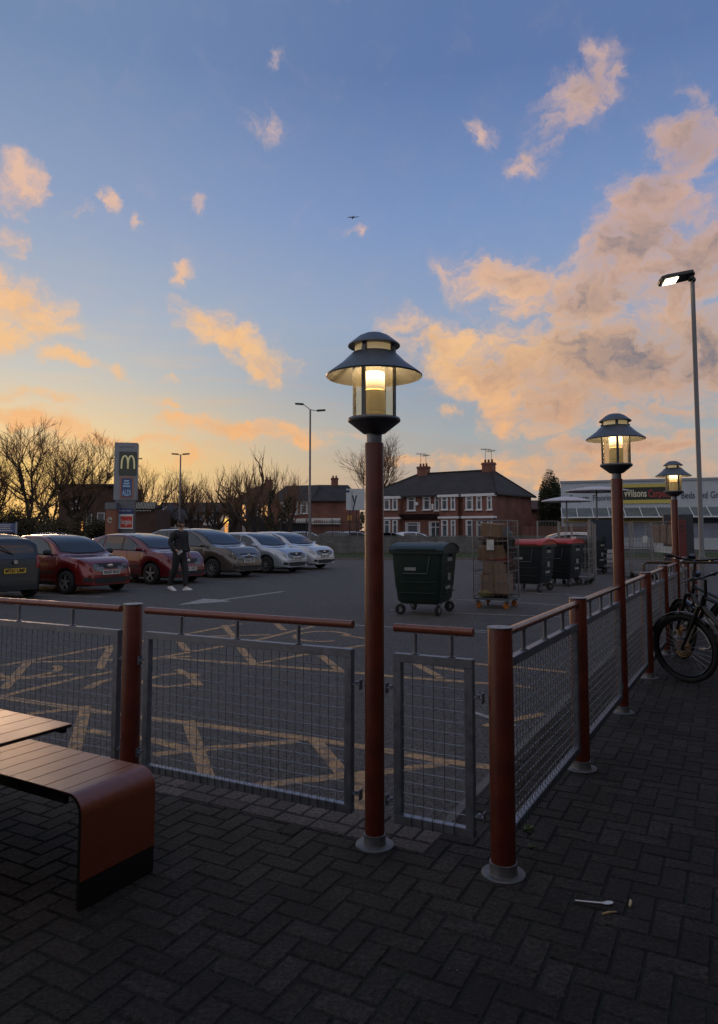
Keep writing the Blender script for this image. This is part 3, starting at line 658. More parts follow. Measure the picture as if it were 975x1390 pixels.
def window(w, parent, r, lights=2, transom=.28, pane='pane', off=.03, lintel=True, curtain=True, name='window', fr=None):
    a, c, z0, z1 = r; fw = .07
    b = MB(); mf = fr or M['upvc']
    w.slab(b, a, c, z1-fw, z1, off-.06, off+.05); w.slab(b, a, c, z0, z0+fw, off-.06, off+.05)
    w.slab(b, a, a+fw, z0+fw, z1-fw, off-.06, off+.048); w.slab(b, c-fw, c, z0+fw, z1-fw, off-.06, off+.048)
    for k in range(1, lights): x = a+(c-a)*k/lights; w.slab(b, x-fw/2, x+fw/2, z0+fw, z1-fw, off-.06, off+.046)
    if transom: zt = z1-(z1-z0)*transom; w.slab(b, a+fw, c-fw, zt-.03, zt+.03, off-.06, off+.044)
    o = b.build(name, mf, parent)
    g = MB(); w.slab(g, a+.02, c-.02, z0+.02, z1-.02, off-.05, off+.01); g.build('pane', M[pane], o)
    if curtain:
        g = MB(); w.slab(g, a+fw, a+fw+(c-a)*.16, z0+fw, z1-fw, off+.01, off+.014); w.slab(g, c-fw-(c-a)*.16, c-fw, z0+fw, z1-fw, off+.01, off+.014); g.build('curtain', M['curtain'], o)
    g = MB(); w.slab(g, a-.08, c+.08, z0-.09, z0-.002, off-.03, off+.13); g.build('sill', M['upvc'], o)
    if lintel: g = MB(); w.slab(g, a-.1, c+.1, z1+.002, z1+.2, off-.03, off+.09); g.build('lintel', M['upvc'], o)
    return o
def chimney(parent, c, w, d, z0, z1, rz, pots=3, m='brick'):
    b = MB(); b.box((c.x, c.y, (z0+z1)/2), (w, d, z1-z0), rz=rz); b.box((c.x, c.y, z1-.12), (w+.14, d+.14, .12), rz=rz); b.box((c.x, c.y, z1+.0), (w+.06, d+.06, .08), rz=rz)
    o = b.build('chimney', M[m], parent, uv=True); u = Vector((math.cos(rz), math.sin(rz), 0))
    for k in range(pots):
        q = c+u*((k-(pots-1)/2)*w/pots*.95); MB().lathe([(.12, z1+.03), (.10, z1+.34), (.12, z1+.36), (.09, z1+.36)], 12, (q.x, q.y, 0)).build('chimney_pot', M['pot'], o, smooth=True)
    return o
M['pot'] = mat('chimney_pot', (.14, .06, .04), .8, var=.2)
def aerial(parent, p, h, rz, n=6):
    b = MB(); b.tube([p, p+Vector((0, 0, h))], .022, 5); u = Vector((math.cos(rz), math.sin(rz), 0)); v = Vector((-u.y, u.x, 0)); t = p+Vector((0, 0, h-.05))
    b.tube([t-u*.5, t+u*.7], .018, 4)
    for k in range(n): q = t+u*(-.45+k*.2); b.tube([q-v*.28, q+v*.28], .012, 4); b.tube([q-Vector((0, 0, .14)), q+Vector((0, 0, .14))], .01, 4)
    b.build('aerial', M['black'], parent)

# ---- block of brick houses with the long hipped roof
U = Vector((-.816, .577, 0)).normalized(); V = Vector((.577, .816, 0)).normalized(); C0 = Vector((12.5, 65, 0)); LEN = 14.5; DEP = 9.
h = thing('brick_house', 'long brick house block with white bay windows under one dark hipped roof', 'house', C0)
def hp_(s, t, z): q = U*s+V*t; return (q.x, q.y, z)
EV = 5.0
b = MB()
b.add([hp_(0, 0, -.1), hp_(LEN, 0, -.1), hp_(LEN, DEP, -.1), hp_(0, DEP, -.1), hp_(0, 0, EV), hp_(LEN, 0, EV), hp_(LEN, DEP, EV), hp_(0, DEP, EV)], [(0, 1, 5, 4), (1, 2, 6, 5), (2, 3, 7, 6), (3, 0, 4, 7), (4, 5, 6, 7)])
b.build('wall', M['brick'], h, uv=True)
ov = .35; b = MB(); e = EV-.05; RH = 7.5
top = [hp_(2.2, DEP/2, RH), hp_(10.7, DEP/2, RH-.02)]; c4 = [hp_(-ov, -ov, e), hp_(LEN+ov, -ov, e), hp_(LEN+ov, DEP+ov, e), hp_(-ov, DEP+ov, e)]
b.add(c4+top, [(0, 1, 5, 4), (1, 2, 5), (2, 3, 4, 5), (3, 0, 4), (0, 3, 2, 1)])
rf = b.build('roof', M['roof'], h, uv=True)
b = MB(); b.beam(hp_(-ov-.03, -ov-.05, e-.04), hp_(LEN+ov, -ov-.05, e-.04), .10, .14); b.beam(hp_(-ov-.05, -ov, e-.04), hp_(-ov-.05, DEP+ov, e-.04), .10, .14)
b.build('gutter', M['black'], rf)
b = MB(); b.tube([Vector(top[0])+Vector((0, 0, .03)), Vector(top[1])+Vector((0, 0, .03))], .11, 6)
for k in ((c4[0], top[0]), (c4[3], top[0]), (c4[1], top[1])): b.tube([Vector(k[0])+Vector((0, 0, .03)), Vector(k[1])+Vector((0, 0, .03))], .09, 6)
b.build('ridge', M['roof_red'], rf)
wl = Wall(C0, U, -V); inv = Matrix.Translation(-C0)
def loc_children(root, mtx):
    def rec(o):
        for ch in o.children:
            if not ch.get('_l'): ch.data.transform(mtx); ch['_l'] = 1
            rec(ch)
    rec(root)
for ch in [rf]+list(rf.children)+[c for c in h.children if c.name.startswith('wall')]: ch['_l'] = 1
for c_, s_ in (((2.6, DEP/2), 1.3), ((10.1, DEP/2), 1.1)):
    q = U*c_[0]+V*c_[1]; ch = chimney(rf, q, 1.15, .75, RH-.7, RH+.75, math.atan2(U.y, U.x), 3)
    ch['_l'] = 1
    for k in ch.children: k['_l'] = 1
    aerial(rf, q+U*.35+Vector((0, 0, RH+.7)), 1.5, .4); aerial(rf, q-U*.3+Vector((0, 0, RH+.7)), 1.3, 2.2, 5)
for k in rf.children: k['_l'] = 1
# bays: a shallow projecting block over both floors
def bay(x0, x1, cols, lower=True):
    a, c, _, _ = wl.rect(x0, 700, x1, 690)
    b = MB(); wl.slab(b, a, c, 0, EV-.18, 0, .55); b.build('bay', M['brick'], h, uv=True)
    b = MB(); wl.slab(b, a-.12, c+.12, EV-.30, EV-.06, -.0, .72); wl.slab(b, a-.12, c+.12, 2.66, 2.86, .0, .66); b.build('bay_trim', M['upvc'], h)
    w2 = Wall(C0-V*.55, U, -V)
    for (p0, p1) in cols:
        window(w2, h, wl.rect(p0, 674, p1, 692), 1, .3, lintel=False)
        if lower: window(w2, h, wl.rect(p0, 706, p1, 728), 1, .3, lintel=False)
bay(632, 673, [(636, 646), (650.5, 658), (665, 671.5)])
bay(600, 625, [(603, 612), (616, 622)])
bay(520, 546, [(525, 534), (537, 544)])
window(wl, h, wl.rect(553, 675, 564.5, 693), 1, .25); window(wl, h, wl.rect(574.5, 675, 585, 692), 1, .25); window(wl, h, wl.rect(590.5, 674, 597, 693), 1, .25)
window(wl, h, wl.rect(550.5, 709, 570.5, 728), 1, .2, lintel=False); d_ = window(wl, h, wl.rect(582.5, 708, 601, 733), 2, .3, lintel=False, name='door')
a, c, z0, z1 = wl.rect(547, 706, 600, 698); b = MB()
b.add([tuple(wl.p(a, z0, 0)), tuple(wl.p(c, z0, 0)), tuple(wl.p(c, z0, .9)), tuple(wl.p(a, z0, .9)), tuple(wl.p(a, z1, .0)), tuple(wl.p(c, z1, .0))], [(0, 1, 2, 3), (3, 2, 5, 4), (0, 3, 4), (1, 5, 2), (0, 4, 5, 1)])
b.build('porch_roof', M['roof_red'], h, uv=True)
b = MB(); a, c, z0, z1 = wl.rect(625, 733, 631, 672); wl.slab(b, a, c, 0, z1, .0, .03); b.build('passage_shade', M['black'], h)  # flat black strip in place of the shade inside the recess
b = MB(); wl.slab(b, *wl.rect(566, 686, 569, 682), .02, .3); b.build('alarm_box', M['upvc'], h)
b = MB(); wl.slab(b, *wl.rect(586.5, 692, 589, 684), .02, .1); b.build('satellite_dish', M['upvc'], h)
loc_children(h, inv)

# ---- generic house helper in local frame
def gable_house(name, label, A, d, n, L, D, eave, ridge, wallm, roofm, hip=2.5, cat='house', chim=()):
    """A = front corner, d along front, n outward normal"""
    t = thing(name, label, cat, A); d = Vector(d).normalized(); n = Vector(n).normalized(); k = -n
    q = lambda s, u, z: tuple(d*s+k*u+Vector((0, 0, z)))
    b = MB(); b.add([q(0, 0, -.1), q(L, 0, -.1), q(L, D, -.1), q(0, D, -.1), q(0, 0, eave), q(L, 0, eave), q(L, D, eave), q(0, D, eave)], [(0, 1, 5, 4), (1, 2, 6, 5), (2, 3, 7, 6), (3, 0, 4, 7), (4, 5, 6, 7)]); b.build('wall', M[wallm], t, uv=True)
    o = .35; e = eave-.03; b = MB()
    b.add([q(-o, -o, e), q(L+o, -o, e), q(L+o, D+o, e), q(-o, D+o, e), q(hip, D/2, ridge), q(L-hip, D/2, ridge)], [(0, 1, 5, 4), (1, 2, 5), (2, 3, 4, 5), (3, 0, 4), (0, 3, 2, 1)])
    r = b.build('roof', M[roofm], t, uv=True)
    b = MB(); b.beam(q(-o, -o-.04, e-.03), q(L+o, -o-.04, e-.03), .1, .12); b.build('gutter', M['black'], r)
    for s in chim: chimney(r, Vector(q(s, D/2, 0)), .9, .7, ridge-.6, ridge+.9, math.atan2(d.y, d.x), 2)
    for c in [x for x in t.children]:
        c['_l'] = 1
        for cc in c.children:
            cc['_l'] = 1
            for c3 in cc.children: c3['_l'] = 1
    return t, Wall(A, d, n)
# corner shop with the long white fascia
YS = 88.
A = AT(421.5, 719, YS); A.z = 0
shop, ws = gable_house('corner_shop', 'brick corner shop with a long white shop sign on its side wall', A, (1, .10, 0), (.10, -1, 0), 6.2, 12, 5.25, 7.6, 'brick', 'roof', 1.0, 'shop', (3.4,))
b = MB(); w = ws; a, c, z0, z1 = w.rect(423, 711.5, 462, 703.5); w.slab(b, a, c, z0, z1, .02, .5); fs_ = b.build('fascia', M['white'], shop)
b = MB(); a, c, z0, z1 = w.rect(424, 735, 461, 712); w.slab(b, a, c, 0, z1, .01, .04); b.build('shopfront', M['glass_dark'], shop)
wf = Wall(A, (-1, .42, 0), (-.39, -.92, 0))
b = MB(); a, c = 0, 5.2; q = lambda s, u, z: Vector(wf.p(s, z, -u))
b.add([q(0, 0, 0), q(6.0, 0, 0), q(6.0, 5, 0), q(0, 5, 0), q(0, 0, 5.23), q(6.0, 0, 5.23), q(6.0, 5, 5.23), q(0, 5, 5.23)], [(0, 1, 5, 4), (1, 2, 6, 5), (2, 3, 7, 6), (3, 0, 4, 7), (4, 5, 6, 7)]); b.build('front_wall', M['brick'], shop, uv=True)
b = MB(); q2 = lambda s, u, z: tuple(wf.p(s, z, -u))
b.add([q2(-.2, -.35, 5.21), q2(6.3, -.35, 5.21), q2(6.3, 5.3, 5.21), q2(-.2, 5.3, 5.21), q2(1, 4.6, 7.5), q2(6, 4.6, 7.5)], [(0, 1, 5, 4), (1, 2, 5), (2, 3, 4, 5), (3, 0, 4), (0, 3, 2, 1)]); b.build('front_roof', M['roof'], shop, uv=True)
window(wf, shop, wf.rect(408, 681.5, 418, 697), 1, .3); window(wf, shop, wf.rect(389, 682, 405, 698), 2, .3); window(wf, shop, wf.rect(381, 683, 387, 699), 1, .3)
b = MB(); a, c, z0, z1 = wf.rect(381, 710, 419, 704); wf.slab(b, a, c, z0, z1, .02, .45); b.build('fascia', M['white'], shop)
b = MB(); wf.slab(b, a, c, 0, z0-.05, .01, .04); b.build('shopfront', M['glass_dark'], shop)
M['fascia_txt'] = mat('fascia_lettering', (.25, .12, .12), .6, var=0); M['fascia_txt2'] = mat('fascia_lettering_grey', (.2, .22, .26), .6, var=0)
b = MB()
random.seed(8)
for (wll, x0, x1, m_) in ((ws, 425, 444, 0), (ws, 447, 461, 1), (wf, 384, 404, 0)):
    b = MB(); x = x0
    while x < x1: 
        ww = random.uniform(.7, 1.5); wll.slab(b, *wll.rect(x, 709.6, x+ww, 705.8), .5, .52) if random.random() < .85 else None; x += ww+.6
    wll.slab(b, *wll.rect(x0, 710.0, x, 709.75), .5, .515); b.build('lettering', M['fascia_txt2' if m_ else 'fascia_txt'], shop)
loc_children(shop, Matrix.Translation(-A))
# row of shops with lit windows
A = AT(374, 719, 96.); A.z = 0
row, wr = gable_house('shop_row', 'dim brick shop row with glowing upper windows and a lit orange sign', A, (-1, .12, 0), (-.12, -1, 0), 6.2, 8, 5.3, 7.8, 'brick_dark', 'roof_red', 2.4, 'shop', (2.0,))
window(wr, row, wr.rect(355, 685, 364, 701), 2, .3, pane='pane_lit', curtain=False, name='lit_window'); window(wr, row, wr.rect(328.5, 685, 334, 701), 1, .3, pane='pane_lit', curtain=False, name='lit_window')
window(wr, row, wr.rect(343, 686, 351, 700), 2, .3); window(wr, row, wr.rect(320, 687, 324, 700), 1, .3)
M['signlit'] = mat('lit_orange_sign', (.6, .3, .1), .5, var=.3, vscale=3, emit=(1, .42, .10), es=.7)
b = MB(); wr.slab(b, *wr.rect(319, 711, 334, 705), .02, .3); b.build('lit_sign', M['signlit'], row)
b = MB(); wr.slab(b, *wr.rect(317.8, 730, 319, 706), .02, .12); wr.slab(b, *wr.rect(337, 730, 338.5, 706), .02, .12); b.build('lit_pillar', M['signlit'], row)
b = MB(); wr.slab(b, *wr.rect(338.8, 730, 364, 702), .02, .25); b.build('shopfront', mat('navy_shopfront', (.02, .022, .035), .4), row)
b = MB(); wr.slab(b, *wr.rect(325, 730, 334, 713), .02, .05); b.build('door', M['curtain'], row)
loc_children(row, Matrix.Translation(-A))
# low white building, dark roof, far left of the row
A = AT(312, 719, 84.); A.z = 0
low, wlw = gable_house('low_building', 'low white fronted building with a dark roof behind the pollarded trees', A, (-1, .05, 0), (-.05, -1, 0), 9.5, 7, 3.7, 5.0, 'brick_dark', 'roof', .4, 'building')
for r_ in ((261, 696, 272, 707), (276, 696, 281, 706), (285, 697, 293, 707)): window(wlw, low, wlw.rect(*r_), 2, 0, lintel=False, curtain=False)
b = MB(); wlw.slab(b, *wlw.rect(299, 726, 311, 699), .02, .12); b.build('door', M['white'], low)
b = MB(); wlw.slab(b, *wlw.rect(261, 713, 295, 708.5), .02, .10); b.build('white_band', M['white'], low)
M['lamp_amber'] = mat('amber_sign', (.8, .5, .1), .4, var=.1, emit=(1, .55, .12), es=1.4)
b = MB(); wlw.slab(b, *wlw.rect(305, 710, 311, 704), .14, .4); b.build('lit_sign', M['lamp_amber'], low)
b = MB(); wlw.slab(b, *wlw.rect(306.5, 728, 310, 710.5), .14, .3); b.build('lit_panel', M['signlit'], low)
loc_children(low, Matrix.Translation(-A))
# gabled building with white barge board and railings left of the lamp column
A = AT(252, 719, 70.); A.z = 0
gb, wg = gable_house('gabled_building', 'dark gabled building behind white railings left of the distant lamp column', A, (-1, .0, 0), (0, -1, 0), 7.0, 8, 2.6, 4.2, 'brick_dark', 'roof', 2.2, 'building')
b = MB(); p0 = wg.p(wg.sx(214), 2.75, .4); p1 = wg.p(wg.sx(228), 3.9, .4); b.beam(p0, p1, .1, .16); b.build('barge_board', M['white'], gb)
loc_children(gb, Matrix.Translation(-A))
A = AT(200, 719, 60.); A.z = 0; t = thing('white_railing', 'white upright railings in front of the dark gabled building', 'railing', A)
b = MB(); Lr = AT(256, 719, 60.).x-A.x
for z in (.15, 1.45): b.box((Lr/2, 0, z+.3), (Lr, .06, .06))
n_ = int(Lr/.16)
for i in range(n_): b.box((i*.16, 0, 1.1), (.035, .035, 1.5))
b.build('rails', M['white'], t)
for i in range(int(Lr/1.2)+1): MB().box((i*1.2, 0, 1.0), (.09, .09, 2.0)).build('upright', M['white'], t)
# dark flat-roofed building behind the left trees
A = AT(152, 719, 62.); A.z = 0
t = thing('flat_building', 'dark flat roofed building behind the bare trees, left of the tall sign', 'building', A)
Wd = Wall((0, 0, 0), (-1, 0, 0), (0, -1, 0)); wz = Wall(A, (-1, 0, 0), (0, -1, 0))
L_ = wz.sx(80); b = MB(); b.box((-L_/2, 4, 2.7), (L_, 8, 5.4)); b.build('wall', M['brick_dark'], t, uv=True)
b = MB(); b.box((-L_/2, 3.9, 5.5), (L_+.4, 8.4, .22)); b.build('roof_edge', M['black'], t)
for (x0, y0, x1, y1) in ((133, 696, 143, 712), (118, 697, 126, 712), (100, 680, 108, 690)): 
    o = window(wz, t, wz.rect(x0, y0, x1, y1), 1, 0, lintel=False, curtain=False); 
b = MB(); wz.slab(b, *wz.rect(112, 730, 114, 696), .02, .12); b.build('lit_door_edge', M['signlit'], t)
for c in t.children:
    if c.name.startswith(('window', 'lit_door')):
        c.data.transform(Matrix.Translation(-A))
        for k in c.children: k.data.transform(Matrix.Translation(-A))

# ---- far houses between/behind (low dark roofs near the retail unit)
A = AT(762, 719, 78.); A.z = 0
t, w_ = gable_house('house', 'dark brick house end with a low roof behind the parasols', A, (-1, .25, 0), (-.24, -.97, 0), 5.0, 6, 3.9, 5.0, 'brick', 'roof_red', .3, 'house'); loc_children(t, Matrix.Translation(-A))

# ---- carpet warehouse
A = Vector((17.45, 60.8, 0)); D_ = Vector((.928, -.371, 0)).normalized(); Nn = Vector((-.371, -.928, 0)).normalized()
M['cladding'] = mat('grey_cladding', (.42, .46, .51), .5, .1, var=.1, vscale=.6)
wh = thing('warehouse', 'long grey clad carpet shop with black and yellow sign band', 'shop', A)
ww = Wall(A, D_, Nn); LW = 30.
ang = math.atan2(D_.y, D_.x)
b = MB(); nrib = int(LW/.25); vs = []; 
pts = []
for i in range(nrib+1):
    for (dx, o_) in ((0, .0), (.12, .0), (.15, .04), (.22, .04)):
        s_ = i*.25+dx
        if s_ <= LW: pts.append((s_, o_))
pts = [(s_, o_) for s_, o_ in pts]
vs = [ww.p(s_, 3.3, o_) for s_, o_ in pts]+[ww.p(s_, 5.62, o_) for s_, o_ in pts]; n = len(pts)
b.add(vs, [(i, i+1, n+i+1, n+i) for i in range(n-1)]); b.build('cladding', M['cladding'], wh, recalc=False)
b = MB(); q = lambda s, o_, z: ww.p(s, z, o_)
b.add([q(0, -.02, 0), q(LW, -.02, 0), q(LW, -22, 0), q(0, -22, 0), q(0, -.02, 5.6), q(LW, -.02, 5.6), q(LW, -22, 5.9), q(0, -22, 5.9)], [(0, 1, 5, 4), (1, 2, 6, 5), (2, 3, 7, 6), (3, 0, 4, 7), (4, 5, 6, 7)]); b.build('wall', M['cladding'], wh)
b = MB(); ww.slab(b, -.05, LW, 5.60, 5.78, -.1, .12); b.build('parapet', M['galv'], wh)
M['sgblack'] = mat('sign_black', (.012, .014, .013), .5, var=.1); M['sgyellow'] = mat('sign_yellow', (.46, .39, .08), .5, var=.08)
sx = lambda px: ww.sx(px)
zt_ = lambda py, px: ww.z(py, ww.sx(px))
a0, a1 = sx(838), sx(912)
b = MB(); ww.slab(b, a0, a1, 4.07, 5.10, .05, .12); sg = b.build('sign_panel', M['sgblack'], wh)
b = MB(); ww.slab(b, a0, a1, 5.105, 5.38, .05, .13); ww.slab(b, a0, a1, 3.76, 4.065, .05, .13); b.build('yellow_band', M['sgyellow'], wh)
M['cream'] = mat('cream_letters', (.62, .60, .42), .5, var=0); M['redl'] = mat('red_letters', (.36, .04, .03), .5, var=0); M['ink'] = mat('ink_letters', (.02, .03, .07), .5, var=0)
def wtext(body, px0, px1, pyc, size, m, parent, off=.14, bold=0.):
    s0, s1 = sx(px0), sx(px1); sm = (s0+s1)/2; p = ww.p(sm, ww.z(pyc, sm), off)
    return text(body, size, facing(p, Nn), m, parent, width=abs(s1-s0), bold=bold, ext=.01)
wtext('Wilsons', 847.5, 878.5, 670.3, .85, M['cream'], sg, bold=.012)
wtext('Carpets', 880.5, 910, 670.3, .85, M['redl'], sg, bold=.008)
wtext('Carpets, Flooring', 772.5, 834, 676.3, .72, M['ink'], wh, .06)
wtext('Beds and Gr', 925, 976, 672.3, .78, M['ink'], wh, .06)
# sloping glazed canopy
zc0, zc1 = 2.62, 3.42; b = MB(); b.add([q(0.2, 1.8, zc0), q(LW, 1.8, zc0), q(LW, .06, zc1), q(-.0, .06, zc1)], [(0, 1, 2, 3)]); b.build('canopy_glazing', mat('canopy_glass', (.10, .12, .13), .25, var=.2, vscale=.8), wh, recalc=False)
b = MB(); s_ = 0.
while s_ < LW: b.beam(q(s_+.25, 1.82, zc0+.02), q(s_+.0, .06, zc1+.04), .05, .06); s_ += 1.25
b.beam(q(.2, 1.82, zc0), q(LW, 1.82, zc0), .08, .10); b.build('canopy_bars', M['upvc'], wh)
b = MB(); ww.slab(b, .2, sx(936), 2.12, 2.50, .02, .10); b.build('fascia_yellow', mat('fascia_yellow', (.35, .24, .05), .6, var=.2), wh)
b = MB(); ww.slab(b, sx(936.5), LW, 2.12, 2.50, .02, .10); nf_ = b.build('fascia_navy', mat('fascia_navy', (.03, .04, .07), .6, var=.1), wh)
M['shopglass'] = mat('shop_glass', (.20, .24, .33), .15, var=.35, vscale=.5)
b = MB(); ww.slab(b, .3, LW, .95, 2.10, .02, .06); b.build('shop_window', M['shopglass'], wh)
b = MB(); 
for k in range(14): ww.slab(b, .3+k*2.1, .42+k*2.1, .0, 2.1, .02, .09)
ww.slab(b, .3, LW, .0, .94, .02, .05); b.build('shop_frame', M['cladding'], wh)
M['poster'] = mat('poster', (.5, .5, .47), .7, var=.2, vscale=5)
loc_children(wh, Matrix.Translation(-A))

# ---- fences
M['conc'] = mat('concrete_panel', (.115, .112, .11), .9, var=.3, vscale=2.5, dirt=((.06, .06, .055), 1.2, .6))
A = Vector((-4.6, 47, 0)); t = thing('panel_fence', 'long grey panel fence along the grass behind the car park', 'fence', A)
b = MB(); bp = MB()
for k in range(11):
    x = k*1.95; 
    for j in range(3): b.box((x+.97, 0, .24+j*.36), (1.84, .05, .345))
    MB().box((x, -.01, .62), (.12, .12, 1.25)).build('post', M['conc'], t, bevel=.01)
    b.box((x+.97, 0, 1.17), (1.84, .09, .05))
b.build('panels', M['conc'], t)
A = Vector((13.0, 56, 0)); t = thing('timber_fence', 'red brown upright timber fence right of the brick houses', 'fence', A); b = MB()
for k in range(58): b.box((k*.13, random.uniform(-.01, .01), .92+random.uniform(-.02, .02)), (.115, .02, 1.9))
b.box((3.8, .05, .5), (7.6, .05, .08)); b.box((3.8, .05, 1.5), (7.6, .05, .08)); b.build('boards', mat('fence_timber', (.10, .042, .03), .85, var=.25, vscale=4, island=.25), t)
A = AT(381, 719, 52.); A.z = 0; t = thing('black_railing', 'tall black upright railings in front of the corner shop', 'railing', A); b = MB(); Lr = AT(492, 719, 52.).x-A.x
for k in range(int(Lr/.14)): b.box((k*.14, 0, 1.2), (.02, .02, 2.1))
for z in (.3, 2.15): b.box((Lr/2, 0, z), (Lr, .04, .04))
b.build('bars', M['black'], t)
for k in range(int(Lr/1.9)+1): MB().box((k*1.9, 0, 1.2), (.06, .06, 2.4)).build('post', M['black'], t)

# ---- billboard
Y_ = 58.; A = AT(494, 719, Y_); A.z = 0; t = thing('billboard', 'white board on dark posts with a big brush written y', 'billboard', A)
b = MB(); s = Y_/FPX; b.box((0, 0, EYE+(719.4-678)*s), (48*s, .14, 29*s)); bd = b.build('board', mat('board_face', (.42, .45, .48), .5, var=.05), t)
b = MB(); b.box((-22.0*s, -.08, EYE+(719.4-667)*s), (5.5*s, .02, 3*s)); b.box((-16.0*s, -.08, EYE+(719.4-678)*s), (.5*s, .02, 24*s)); b.build('board_print', M['ink'], bd)
text('y', 1.9, facing((-12.6*s, -.082, EYE+(719.4-677.5)*s), (0, -1, 0)), M['ink'], bd, width=7*s, bold=.02)
for dx in (-19, -10, 12): MB().box((dx*s, .12, 1.8), (1.1*s, .08, 3.6)).build('post', M['black'], t)
A = AT(474.5, 719, 70.); A.z = 0; t = thing('hoarding', 'small orange notice below the white brush lettered board', 'notice'  , A); s = 70/FPX
b = MB(); b.box((0, 0, EYE+(719.4-703)*s), (6.5*s, .1, 7*s)); b.build('panel', mat('orange_notice', (.35, .17, .04), .6, var=.25, vscale=3), t)
b = MB(); b.box((0, .08, 1.0), (.08, .06, 2.3)); b.build('post', M['black'], t)

# ---- tall retail sign
Y_ = 47.; s = Y_/FPX; A = AT(169, 719, Y_); A.z = 0
pyl = thing('pylon_sign', 'tall grey sign tower with arches and stacked shop panels', 'sign', A, R(12))
zz = lambda py: EYE+(719.4-py)*s
M['pyl'] = mat('pylon_grey', (.21, .225, .25), .5, .1, var=.1, vscale=2)
b = MB(); b.box((0, .35, (zz(600.5)+zz(679))/2), (30*s, .9, zz(600.5)-zz(679))); b.build('casing', M['pyl'], pyl, bevel=.02)
b = MB(); b.box((0, .35, zz(679)/2), (26*s, .8, zz(679)-.01)); b.build('base', M['charcoal'], pyl)
fr = -.11
def pan(x0, x1, y0, y1, m, name='panel', th=.05, parent=None, o=0.):
    b = MB(); b.box(((x0+x1)/2*s, fr-o-th/2+.0, (zz(y0)+zz(y1))/2), ((x1-x0)*s, th, zz(y0)-zz(y1))); return b.build(name, m, parent or pyl)
grn = pan(-8.5, 14.5, 613, 645, mat('sign_green', (.045, .06, .042), .4, var=.08), 'green_panel')
def arch(x0, x1, lean=1):
    pts = []
    for i in range(15):
        u = i/14; a = math.pi*u
        x = x0+(x1-x0)*(.5-.5*math.cos(a)); z = 619.0+17.5*(1-math.sin(a)**.62)+(0)
        pts.append((x*s, fr-.062, zz(z)))
    return pts
M['arch'] = mat('pale_arches', (.62, .58, .33), .4, var=0, emit=(.9, .8, .4), es=.10)
b = MB(); b.tube(arch(-5.3, 3.0), .055, 6); b.tube(arch(3.0, 11.3), .055, 6); b.build('arches_emblem', M['arch'], grn)
b2 = pan(-6.5, 10.5, 647.5, 676, mat('aldi_orange', (.42, .15, .06), .5, var=.05), 'framed_panel'); pan(-5, 9, 649, 674.7, mat('aldi_navy', (.05, .085, .20), .5, var=.05), 'inner_panel', .02, b2, .05)
M['ltblue'] = mat('letter_blue', (.32, .50, .68), .5, var=0)
b = MB()
for k, (x0, x1) in enumerate(((-1.5, 5), (-2.2, 5.8), (-2.8, 6.4))): b.box(((x0+x1)/2*s, fr-.075, zz(653+k*3.6)), ((x1-x0)*s, .02, 2.1*s))
b.build('letter_a_emblem', M['ltblue'], b2)
text('ALDI', .55, facing((2*s, fr-.075, zz(669.5)), (0, -1, 0)), M['ltblue'], b2, width=11*s, bold=.01)
b = MB(); [b.box(((-8+k*2.1)*s, fr+.002, zz(606.5)), ((.7+.7*(k*7 % 3)/2)*s, .02, 1.6*s)) for k in range(9)]; b.build('lettering', M['charcoal'], grn)
nb = pan(-12.5, 11.5, 690.5, 697.5, mat('navy_band', (.025, .04, .16), .5, var=.05), 'navy_panel', .05, None, .12)
b = MB(); [b.box(((-10+k*2.1)*s, fr-.172, zz(693.5)), ((.6+.7*(k*5 % 3)/2)*s, .01, 1.5*s)) for k in range(10)]; b.build('lettering', M['poster'], nb)
lb = pan(-12.5, 11.5, 698, 718, M['white'], 'white_panel', .05, None, .12)
pan(-12.3, -5, 698.6, 717.5, mat('pale_blue', (.22, .42, .58), .5, var=.05), 'pale_blue_panel', .02, lb, .17); rp = pan(-4.5, 10.5, 701, 716, mat('sign_red', (.5, .03, .02), .5, var=.05), 'red_panel', .02, lb, .17)
text('bargains', .5, facing((3*s, fr-.205, zz(708.5)), (0, -1, 0)), M['white'], rp, width=13*s, bold=.006)
for sx_ in (-1, 1): b = MB(); b.tube([(sx_*15*s, .3, zz(622)), (sx_*18*s, .3, zz(621.6))], .03, 5); b.box((sx_*18.5*s, .3, zz(621.4)), (.2, .1, .07)); b.build('floodlight_arm', M['black'], pyl)
# terracotta totem beside it
A = AT(152, 719, 46.); A.z = 0; t = thing('terracotta_totem', 'terracotta sign column with a pale swirl left of the shop panels', 'sign', A)
s = 46/FPX; b = MB(); b.box((0, 0, (EYE+(719.4-692)*s)/2), (13.5*s, .6, EYE+(719.4-692)*s)); b.build('column', mat('terracotta', (.20, .075, .045), .7, var=.15), t)
b = MB(); b.box((0, 0, EYE+(719.4-687)*s), (15*s, .7, 9*s)); b.build('head', M['charcoal'], t)
b = MB(); b.tube([((math.cos(R(a))*2.9-.5)*s, -.31, EYE+(719.4-706+math.sin(R(a))*3.3)*s) for a in range(60, 330, 18)], .03, 5); b.tube([((math.cos(R(a))*1.1+.6)*s, -.31, EYE+(719.4-705+math.sin(R(a))*1.3)*s) for a in range(-60, 250, 20)], .028, 5); b.build('swirl_emblem', M['poster'], t)
